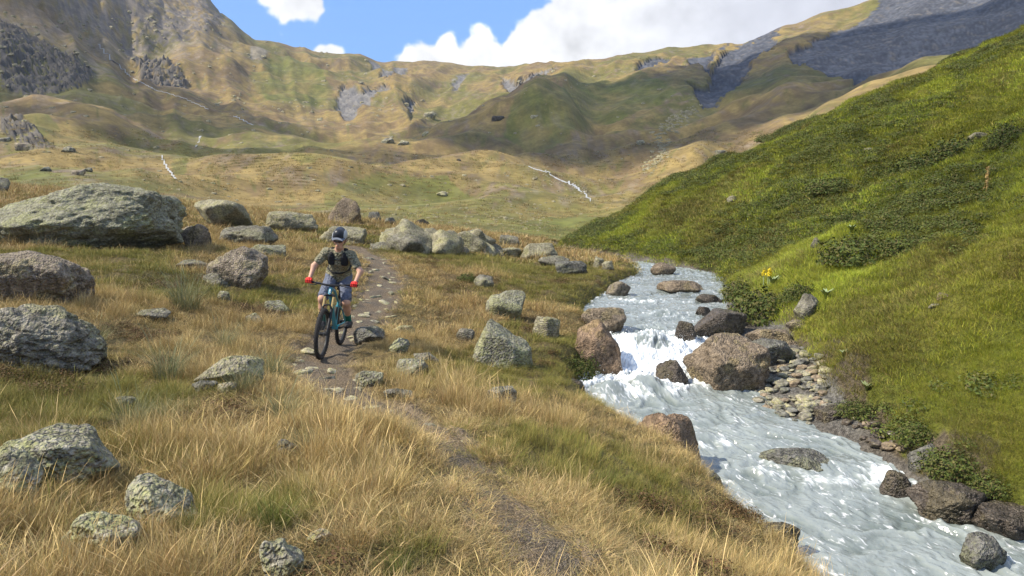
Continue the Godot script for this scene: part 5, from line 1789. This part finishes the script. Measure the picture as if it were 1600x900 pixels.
	for s in [-1, 1]:
		obj("grip", tube([bc + Vector3(s * 0.25, 0.022, -0.034), bc + Vector3(s * 0.385, 0.022, -0.061)], [0.0165], 12), rubber, hb)
		var lv := obj("brake_lever", join([tube([bc + Vector3(s * 0.19, 0.018, -0.02), bc + Vector3(s * 0.205, 0.004, 0.022), bc + Vector3(s * 0.25, -0.004, 0.045), bc + Vector3(s * 0.31, -0.012, 0.025)], [0.012, 0.011, 0.006, 0.005], 8), tube([bc + Vector3(s * 0.15, 0.012, 0.004), bc + Vector3(s * 0.20, 0.014, 0.016)], [0.014, 0.013], 8)]), black, hb)
		obj("brake_hose", tube([bc + Vector3(s * 0.15, 0.012, 0.010), bc + Vector3(s * 0.08, -0.03, 0.07), bc + Vector3(s * 0.03, -0.09, 0.06), crown + Vector3(s * 0.03, 0.03, 0.035)], [0.0028], 6), black, hb)
	obj("seatpost", tube([Vector3(0, 0.72, -0.868), Vector3(0, 0.80, -0.892), Vector3(0, 0.905, -0.925)], [0.017, 0.0155, 0.0155], 12), black, root)
	obj("saddle", body_mesh([[Vector3(0, 0.935, -0.80), Vector3(0, 0.94, -0.92), 0.020, 0.032], [Vector3(-0.04, 0.945, -1.02), Vector3(0.04, 0.945, -1.02), 0.028, 0.028], [Vector3(0, 0.94, -0.92), Vector3(0, 0.945, -1.02), 0.032, 0.034]], 0.012, 0.03), rubber, root)
	var ck := obj("crankset", join([ring(bb + Vector3(-0.05, 0, 0), 0.062, 0.006, 0.4, 32, 6), ring(bb + Vector3(-0.05, 0, 0), 0.04, 0.01, 0.3, 24, 6), tube([bb + Vector3(-0.07, 0, 0), bb + Vector3(0.07, 0, 0)], [0.014], 10)]), black, root)
	for s in [-1, 1]:
		var e := bb + Vector3(s * 0.085, 0.0, -s * 0.172)
		obj("crank_arm", tube([bb + Vector3(s * 0.07, 0, 0), e], [0.016, 0.012], 10), black, ck)
		var pd := obj("pedal", box(Vector3(0.105, 0.018, 0.10)), black, ck)
		pd.position = e + Vector3(s * 0.075, 0, 0)
	obj("chain", join([tube([bb + Vector3(-0.05, 0.064, 0), ra + Vector3(-0.045, 0.07, 0)], [0.004], 5), tube([bb + Vector3(-0.05, -0.064, 0), ra + Vector3(-0.045, -0.14, 0.05)], [0.004], 5)]), steel, root)
	obj("derailleur", tube([ra + Vector3(-0.065, -0.02, -0.02), ra + Vector3(-0.07, -0.08, 0.0), ra + Vector3(-0.05, -0.16, 0.05)], [0.014, 0.018, 0.02], 8), black, root)
	return root.transform

# ---------------------------------------------------------------- the rider
func make_rider(tf: Transform3D):
	var root := Node3D.new()
	root.name = "person"
	add_child(root)
	root.transform = tf
	tag(root, "mountain biker in patterned shirt, blue shorts, red gloves and helmet, riding down the trail", "person")
	var hipL := Vector3(0.06, 1.10, -0.92)
	var hipR := Vector3(-0.12, 1.10, -0.90)
	var kneeL := Vector3(0.165, 0.755, -0.66)
	var kneeR := Vector3(-0.16, 0.80, -0.50)
	var ankL := Vector3(0.155, 0.425, -0.97)
	var ankR := Vector3(-0.155, 0.435, -0.66)
	var shL := Vector3(0.205, 1.475, -0.60)
	var shR := Vector3(-0.165, 1.49, -0.60)
	var elL := Vector3(0.375, 1.255, -0.52)
	var elR := Vector3(-0.315, 1.275, -0.52)
	var wrL := Vector3(0.335, 1.085, -0.375)
	var wrR := Vector3(-0.335, 1.085, -0.375)
	var pel := Vector3(-0.03, 1.13, -0.93)
	var belly := Vector3(-0.01, 1.26, -0.82)
	var chest := Vector3(0.02, 1.40, -0.69)
	var neck := Vector3(0.025, 1.535, -0.59)
	var head := Vector3(0.04, 1.70, -0.49)
	var skin := std(lin(0.50, 0.29, 0.20), 0.55)
	skin.subsurf_scatter_enabled = true
	skin.subsurf_scatter_strength = 0.1
	var fwd := Vector3(0.0, -0.30, 0.95).normalized()      # where the face looks
	var upv := Vector3(0, 0.95, 0.30).normalized()
	var rt := Vector3.RIGHT
	var bones := [
		[pel + Vector3(-0.07, 0, 0), pel + Vector3(0.07, 0, 0), 0.12, 0.12], [pel, belly, 0.13, 0.125], [belly, chest, 0.13, 0.135],
		[chest + Vector3(-0.07, 0.03, 0.02), chest + Vector3(0.07, 0.03, 0.02), 0.115, 0.115], [shR, shL, 0.062, 0.062], [chest, neck, 0.10, 0.06], [neck, head + upv * -0.04, 0.056, 0.055],
		[shL, elL, 0.054, 0.042], [elL, wrL.lerp(elL, 0.05), 0.041, 0.026], [shR, elR, 0.054, 0.042], [elR, wrR.lerp(elR, 0.05), 0.041, 0.026],
		[hipL, kneeL, 0.088, 0.058], [kneeL, kneeL.lerp(ankL, 0.35), 0.056, 0.056], [kneeL.lerp(ankL, 0.35), ankL, 0.055, 0.036],
		[hipR, kneeR, 0.088, 0.058], [kneeR, kneeR.lerp(ankR, 0.35), 0.056, 0.056], [kneeR.lerp(ankR, 0.35), ankR, 0.055, 0.036],
		[ankL, ankL + Vector3(0, -0.05, 0.05), 0.034, 0.03], [ankR, ankR + Vector3(0, -0.05, 0.05), 0.034, 0.03]]
	var hd := [
		[head + upv * 0.035 - fwd * 0.02, head + upv * 0.02 - fwd * 0.01, 0.092, 0.090], [head + upv * -0.03 + fwd * 0.018, head + upv * -0.085 + fwd * 0.045, 0.066, 0.046],
		[head + upv * -0.105 + fwd * 0.06 - rt * 0.018, head + upv * -0.105 + fwd * 0.06 + rt * 0.018, 0.022, 0.022],
		[head + upv * 0.0 + fwd * 0.078, head + upv * -0.042 + fwd * 0.097, 0.013, 0.017],
		[head + upv * -0.015 + fwd * 0.05 - rt * 0.042, head + upv * -0.03 + fwd * 0.055 - rt * 0.035, 0.03, 0.026],
		[head + upv * -0.015 + fwd * 0.05 + rt * 0.042, head + upv * -0.03 + fwd * 0.055 + rt * 0.035, 0.03, 0.026],
		[head + upv * -0.072 + fwd * 0.082 - rt * 0.018, head + upv * -0.072 + fwd * 0.082 + rt * 0.018, 0.011, 0.011],
		[head - upv * 0.0 - fwd * 0.01 - rt * 0.088, head - upv * 0.045 - fwd * 0.005 - rt * 0.083, 0.016, 0.011],
		[head - upv * 0.0 - fwd * 0.01 + rt * 0.088, head - upv * 0.045 - fwd * 0.005 + rt * 0.083, 0.016, 0.011],
		[head + upv * -0.09, neck, 0.055, 0.056]]
	obj("body", join([body_mesh(bones, 0.014, 0.035), body_mesh(hd, 0.006, 0.016)]), skin, root)
	obj("lips", tube([head + upv * -0.073 + fwd * 0.089 - rt * 0.022, head + upv * -0.070 + fwd * 0.094, head + upv * -0.073 + fwd * 0.089 + rt * 0.022], [0.003, 0.0055, 0.003], 8), std(lin(0.33, 0.12, 0.10), 0.5), root)
	var hair := std(lin(0.07, 0.05, 0.035), 0.8)
	obj("hair", body_mesh([[head + upv * 0.0 - fwd * 0.06 - rt * 0.06, head + upv * 0.0 - fwd * 0.06 + rt * 0.06, 0.045, 0.045], [head + upv * 0.012 - rt * 0.084, head - upv * 0.02 - rt * 0.082 + fwd * 0.01, 0.012, 0.007], [head + upv * 0.012 + rt * 0.084, head - upv * 0.02 + rt * 0.082 + fwd * 0.01, 0.012, 0.007]], 0.008, 0.012), hair, root)
	# clothes
	var cloth := std(Color.WHITE, 0.95)
	var a := noise_image(201, 0.035, 256, 0, 3)
	var b := noise_image(202, 0.09, 256, 0, 3)
	var px := PackedByteArray()
	px.resize(256 * 256 * 3)
	for i in 256 * 256:
		var t := clampf((a[i] / 255.0 - 0.52) * 10.0, 0.0, 1.0)
		var u := clampf((b[i] / 255.0 - 0.56) * 9.0, 0.0, 1.0)
		var c := Color(0.62, 0.60, 0.50).lerp(Color(0.34, 0.37, 0.30), t * 0.8).lerp(Color(0.27, 0.20, 0.17), u * 0.75)
		px[i * 3] = int(c.r * 255.0)
		px[i * 3 + 1] = int(c.g * 255.0)
		px[i * 3 + 2] = int(c.b * 255.0)
	var fold := tex_from(noise_image(205, 0.006, 256, 2, 3), 256, false)
	tri(cloth, tex_from(px, 256, true), 3.2, fold, 5.0)
	var sleeve := 0.62
	var shirt := obj("shirt", body_mesh([
		[pel + Vector3(-0.07, 0.05, 0.03), pel + Vector3(0.07, 0.05, 0.03), 0.128, 0.128], [pel + Vector3(0, 0.03, 0.02), belly, 0.145, 0.145], [belly, chest, 0.148, 0.152],
		[pel + Vector3(-0.04, -0.02, 0.09), pel + Vector3(0.05, -0.02, 0.09), 0.085, 0.085],
		[chest + Vector3(-0.07, 0.03, 0.02), chest + Vector3(0.07, 0.03, 0.02), 0.13, 0.13], [shR, shL, 0.074, 0.074], [chest, neck - Vector3(0, 0.02, 0.01), 0.11, 0.068],
		[shL, shL.lerp(elL, sleeve), 0.070, 0.066], [shR, shR.lerp(elR, sleeve), 0.070, 0.066]], 0.014, 0.03), cloth, root)
	obj("collar", join([tube([neck + Vector3(-0.062, 0.012, -0.01), neck + Vector3(-0.058, -0.01, 0.045), neck + Vector3(-0.012, -0.075, 0.088)], [0.014, 0.017, 0.008], 8), tube([neck + Vector3(0.062, 0.012, -0.01), neck + Vector3(0.058, -0.01, 0.045), neck + Vector3(0.012, -0.075, 0.088)], [0.014, 0.017, 0.008], 8)]), cloth, shirt)
	var blue := tri(std(lin(0.125, 0.14, 0.19), 0.9), null, 3.0, fold, 5.0)
	obj("shorts", body_mesh([
		[pel + Vector3(-0.07, 0, 0), pel + Vector3(0.07, 0, 0), 0.135, 0.135], [pel, pel.lerp(belly, 0.4), 0.13, 0.13],
		[hipL, hipL.lerp(kneeL, 0.86), 0.108, 0.086], [hipR, hipR.lerp(kneeR, 0.86), 0.108, 0.086]], 0.014, 0.035), blue, root)
	obj("pocket_zip", tube([Vector3(-0.235, 1.005, -0.68), Vector3(-0.19, 1.00, -0.655)], [0.004], 6), std(lin(0.5, 0.5, 0.5), 0.5), root)
	var red := std(lin(0.62, 0.035, 0.028), 0.75)
	for s in [-1, 1]:
		var w: Vector3 = wrL if s == 1 else wrR
		var g := Vector3(s * 0.333, 1.066, -0.352)       # middle of the grip under the palm
		var fb := [[w + Vector3(0, 0.006, -0.01), w + Vector3(s * 0.004, 0.006, 0.02), 0.032, 0.033], [g + Vector3(-0.028, 0.030, -0.006), g + Vector3(0.030, 0.030, -0.010), 0.021, 0.020], [w, g + Vector3(0, 0.030, -0.008), 0.028, 0.024]]
		for k in 4:
			var fx := -0.036 + k * 0.0235
			var sh: float = [0.95, 1.05, 1.0, 0.82][k if s == 1 else 3 - k]
			var p0 := g + Vector3(fx, 0.034, 0.004)
			var p1 := g + Vector3(fx * 1.05, 0.020 * sh, 0.036 * sh)
			var p2 := g + Vector3(fx * 1.05, -0.014, 0.036 * sh)
			var p3 := g + Vector3(fx * 1.05, -0.030, 0.010)
			fb.append_array([[p0, p1, 0.0105, 0.010], [p1, p2, 0.010, 0.0095], [p2, p3, 0.0095, 0.008]])
		var ti: float = -s * 0.045
		fb.append_array([[g + Vector3(ti * 0.5, 0.02, -0.022), g + Vector3(ti * 1.1, -0.004, -0.026), 0.013, 0.011], [g + Vector3(ti * 1.1, -0.004, -0.026), g + Vector3(ti * 1.25, -0.028, 0.0), 0.011, 0.009]])
		obj("glove", body_mesh(fb, 0.0055, 0.007), red, root)
	obj("wristwatch", ring(Vector3.ZERO, 0.032, 0.007, 1.6, 20, 8), std(lin(0.07, 0.07, 0.09), 0.4), root).transform = Transform3D(Basis(Vector3.UP, PI * 0.5) * Basis(Vector3.BACK, -0.7), wrL.lerp(elL, 0.16))
	var green := std(lin(0.02, 0.13, 0.095), 0.95)
	var shoe := std(lin(0.045, 0.045, 0.05), 0.8)
	var sole := std(lin(0.02, 0.02, 0.02), 0.9)
	for q in [[kneeL, ankL, Vector3(0.165, 0.36, -0.97)], [kneeR, ankR, Vector3(-0.165, 0.365, -0.63)]]:
		var an: Vector3 = q[1]
		var ft: Vector3 = q[2]
		obj("sock", body_mesh([[an.lerp(q[0], 0.34), an, 0.052, 0.043], [an, an + Vector3(0, -0.04, 0.02), 0.043, 0.042]], 0.010, 0.02), green, root)
		var sh := obj("shoe", body_mesh([[an + Vector3(0, -0.015, -0.01), ft + Vector3(0, 0.015, -0.06), 0.047, 0.042], [ft + Vector3(0, 0.022, -0.06), ft + Vector3(0, 0.018, 0.10), 0.042, 0.038], [ft + Vector3(0, 0.018, 0.06), ft + Vector3(0, 0.014, 0.155), 0.042, 0.030], [an, ft + Vector3(0, 0.03, 0.06), 0.044, 0.036]], 0.010, 0.02), shoe, root)
		obj("sole", body_mesh([[ft + Vector3(-0.012, -0.012, -0.085), ft + Vector3(-0.014, -0.012, 0.15), 0.022, 0.020], [ft + Vector3(0.012, -0.012, -0.085), ft + Vector3(0.014, -0.012, 0.15), 0.022, 0.020]], 0.010, 0.01), sole, sh)
	# hydration pack: shoulder straps with chest pouches, belt and bag
	var pk := std(lin(0.018, 0.018, 0.02), 0.85)
	var fw := Vector3(0, 0.35, 0.94).normalized()
	var bp := obj("backpack", body_mesh([[Vector3(0.02, 1.47, -0.84), Vector3(-0.01, 1.24, -1.01), 0.085, 0.095], [Vector3(-0.06, 1.46, -0.83), Vector3(0.10, 1.46, -0.83), 0.06, 0.06]], 0.016, 0.04), pk, root)
	for s in [-1, 1]:
		var cx: float = 0.02 + s * 0.095
		obj("shoulder_strap", body_mesh([[Vector3(cx, 1.545, -0.70), Vector3(cx, 1.55, -0.60), 0.026, 0.028], [Vector3(cx, 1.55, -0.60), Vector3(cx, 1.47, -0.535), 0.028, 0.030], [Vector3(cx, 1.47, -0.535), Vector3(cx * 1.05, 1.36, -0.575), 0.034, 0.036]], 0.010, 0.015), pk, bp)
		obj("chest_pouch", body_mesh([[Vector3(cx * 1.0 - 0.012, 1.44, -0.535), Vector3(cx * 1.0 - 0.012, 1.35, -0.57), 0.036, 0.040], [Vector3(cx * 1.0 + 0.022, 1.44, -0.54), Vector3(cx + 0.022, 1.35, -0.575), 0.034, 0.038]], 0.010, 0.015), pk, bp)
	obj("chest_strap", tube([Vector3(-0.06, 1.395, -0.53), Vector3(0.02, 1.40, -0.520), Vector3(0.10, 1.395, -0.53)], [0.009], 8), pk, bp)
	obj("hip_belt", tube([Vector3(-0.165, 1.30, -0.90), Vector3(-0.165, 1.245, -0.79), Vector3(-0.09, 1.195, -0.70), Vector3(-0.01, 1.185, -0.675), Vector3(0.07, 1.195, -0.70), Vector3(0.145, 1.245, -0.79), Vector3(0.145, 1.30, -0.90)], [0.022, 0.024, 0.016, 0.013, 0.016, 0.024, 0.022], 8), pk, bp)
	# helmet with peak, and sunglasses
	var navy := std(lin(0.022, 0.025, 0.032), 0.35)
	var white := std(lin(0.36, 0.38, 0.40), 0.35)
	var hc := head + upv * 0.045 - fwd * 0.018
	var hl := obj("helmet", body_mesh([[hc + upv * 0.02 + fwd * 0.035, hc + upv * 0.015 - fwd * 0.05, 0.100, 0.104], [hc - upv * 0.03 - fwd * 0.06, hc - upv * 0.05 - fwd * 0.065, 0.082, 0.07]], 0.010, 0.03), white, root)
	obj("shell_panel", body_mesh([[hc + upv * 0.050 + fwd * 0.052, hc + upv * 0.052 - fwd * 0.05, 0.083, 0.080], [hc + upv * 0.015 + fwd * 0.080 - rt * 0.035, hc + upv * 0.015 + fwd * 0.080 + rt * 0.035, 0.045, 0.045]], 0.009, 0.03), navy, hl)
	var vents := []
	for s in [-1, 0, 1]: vents.append(tube([hc + upv * 0.088 + fwd * 0.106 + rt * s * 0.034, hc + upv * 0.121 + fwd * 0.05 + rt * s * 0.036], [0.005, 0.008], 8))
	obj("vent", join(vents), std(lin(0.01, 0.01, 0.012), 0.9), hl)
	var pv := PackedVector3Array()
	var pn := PackedVector3Array()
	var pi := PackedInt32Array()
	for lay in 2:
		for j in 4:
			for i in 11:
				var t := (i / 10.0 - 0.5) * 2.0
				var out := 0.075 + j * 0.022
				pv.append(hc + upv * (0.046 - j * 0.010 - t * t * 0.034 - lay * 0.007) + fwd * (out + (1.0 - t * t) * 0.030) + rt * t * (0.098 - j * 0.006))
				pn.append(upv if lay == 0 else -upv)
	for lay in 2:
		for j in 3:
			for i in 10:
				var k := lay * 44 + j * 11 + i
				pi.append_array([k, k + 1, k + 11, k + 1, k + 12, k + 11])
	for i in 10:
		var k := 33 + i
		pi.append_array([k, k + 1, k + 44, k + 1, k + 45, k + 44])
	obj("visor", arrays_mesh(pv, pn, pi), std(lin(0.16, 0.18, 0.22), 0.4), hl)
	obj("chin_strap", join([tube([head + upv * 0.02 - rt * 0.095, head - upv * 0.06 - rt * 0.078 + fwd * 0.02, head - upv * 0.118 + fwd * 0.03], [0.005], 6), tube([head + upv * 0.02 + rt * 0.095, head - upv * 0.06 + rt * 0.078 + fwd * 0.02, head - upv * 0.118 + fwd * 0.03], [0.005], 6)]), std(lin(0.02, 0.02, 0.02), 0.8), hl)
	var gl := std(lin(0.05, 0.008, 0.008), 0.08)
	gl.metallic_specular = 0.8
	var sg := obj("sunglasses", body_mesh([[head + upv * 0.006 + fwd * 0.078 - rt * 0.052, head + upv * 0.004 + fwd * 0.094 - rt * 0.020, 0.019, 0.020], [head + upv * 0.006 + fwd * 0.078 + rt * 0.052, head + upv * 0.004 + fwd * 0.094 + rt * 0.020, 0.019, 0.020]], 0.006, 0.006), gl, root)
	for s in [-1, 1]: obj("temple", tube([head + upv * 0.012 + fwd * 0.07 + rt * s * 0.07, head + upv * 0.008 - fwd * 0.01 + rt * s * 0.094], [0.004], 6), std(lin(0.02, 0.02, 0.02), 0.4), sg)
# ---------------------------------------------------------------- clouds that throw the shade seen on the slopes
func cloud(where: Vector3, rx: float, ry: float, rz: float, up: float, label: String, seed_: int, thick := 0.36):
	var fx := FastNoiseLite.new()
	fx.seed = seed_
	fx.frequency = 1.3
	fx.fractal_octaves = 4
	var s := SphereMesh.new()
	s.radius = 1.0
	s.height = 2.0
	s.radial_segments = 72
	s.rings = 36
	var a := s.get_mesh_arrays()
	var v: PackedVector3Array = a[Mesh.ARRAY_VERTEX]
	for i in v.size():
		var q := v[i]
		var m := 1.0 + absf(fx.get_noise_3dv(q * 1.4)) * 0.75 - 0.15
		q = q * m
		if q.y < -0.2: q.y = lerpf(q.y, -0.2, 0.7)
		v[i] = Vector3(q.x * rx, q.y * ry, q.z * rz)
	a[Mesh.ARRAY_VERTEX] = v
	var m2 := ArrayMesh.new()
	m2.add_surface_from_arrays(Mesh.PRIMITIVE_TRIANGLES, a)
	var st := SurfaceTool.new()
	st.create_from(m2, 0)
	st.generate_normals()
	var cm := std(Color(0.97, 0.97, 0.98, thick), 1.0)
	cm.transparency = BaseMaterial3D.TRANSPARENCY_ALPHA
	var o := obj("cloud", st.commit(), cm)
	o.position = where + SUN_TOWARDS.normalized() * up
	tag(o, label, "cloud", "clouds above the valley")

func make_clouds():
	cloud(far_at(975, 180), 92, 26, 125, 520, "wide cumulus cloud shading the grassy hill below the shale gully", 1, 0.5)
	cloud(far_at(1440, 80), 95, 28, 130, 520, "wide cumulus cloud shading the dark shale mountain", 2, 0.5)
	cloud(far_at(60, 110), 70, 24, 95, 480, "cumulus cloud shading the dark western crag", 3)
	cloud(far_at(470, 232), 70, 10, 16, 430, "narrow cloud band shading the valley terrace", 4)
	cloud(Vector3(22, 5, -15), 11, 4, 12, 330, "small cloud shading the lower green slope", 5)
func setup():
	na.seed = 3
	na.noise_type = FastNoiseLite.TYPE_SIMPLEX_SMOOTH
	na.frequency = 0.12
	na.fractal_octaves = 2
	nb.seed = 8
	nb.frequency = 0.12
	nb.fractal_octaves = 5
	nr.seed = 21
	nr.frequency = 0.02
	nr.fractal_type = FastNoiseLite.FRACTAL_RIDGED
	nr.fractal_octaves = 3
	nr.fractal_gain = 0.4
	rng.seed = 77
	for r in BANK:
		for q in r: bank_tab.append(q)
	river_table()
	for t in TRAIL:
		var p := near_at(t[0], t[1])
		trail_pts.append(Vector2(p.x, -p.z))
		trail_w.append(t[2])

func _ready():
	var t0 := Time.get_ticks_msec()
	camera_and_light()
	print("sky ", Time.get_ticks_msec() - t0)
	setup()
	near_ground()
	print("near ", Time.get_ticks_msec() - t0)
	var path := make_trail()
	far_ground()
	print("far ", Time.get_ticks_msec() - t0)
	make_water()
	far_streams()
	print("water ", Time.get_ticks_msec() - t0)
	make_rocks(path)
	gravel_bar()
	far_rocks()
	print("rocks ", Time.get_ticks_msec() - t0)
	var tf := make_bike()
	make_rider(tf)
	print("rider ", Time.get_ticks_msec() - t0)
	vegetation()
	print("plants ", Time.get_ticks_msec() - t0)
	make_clouds()
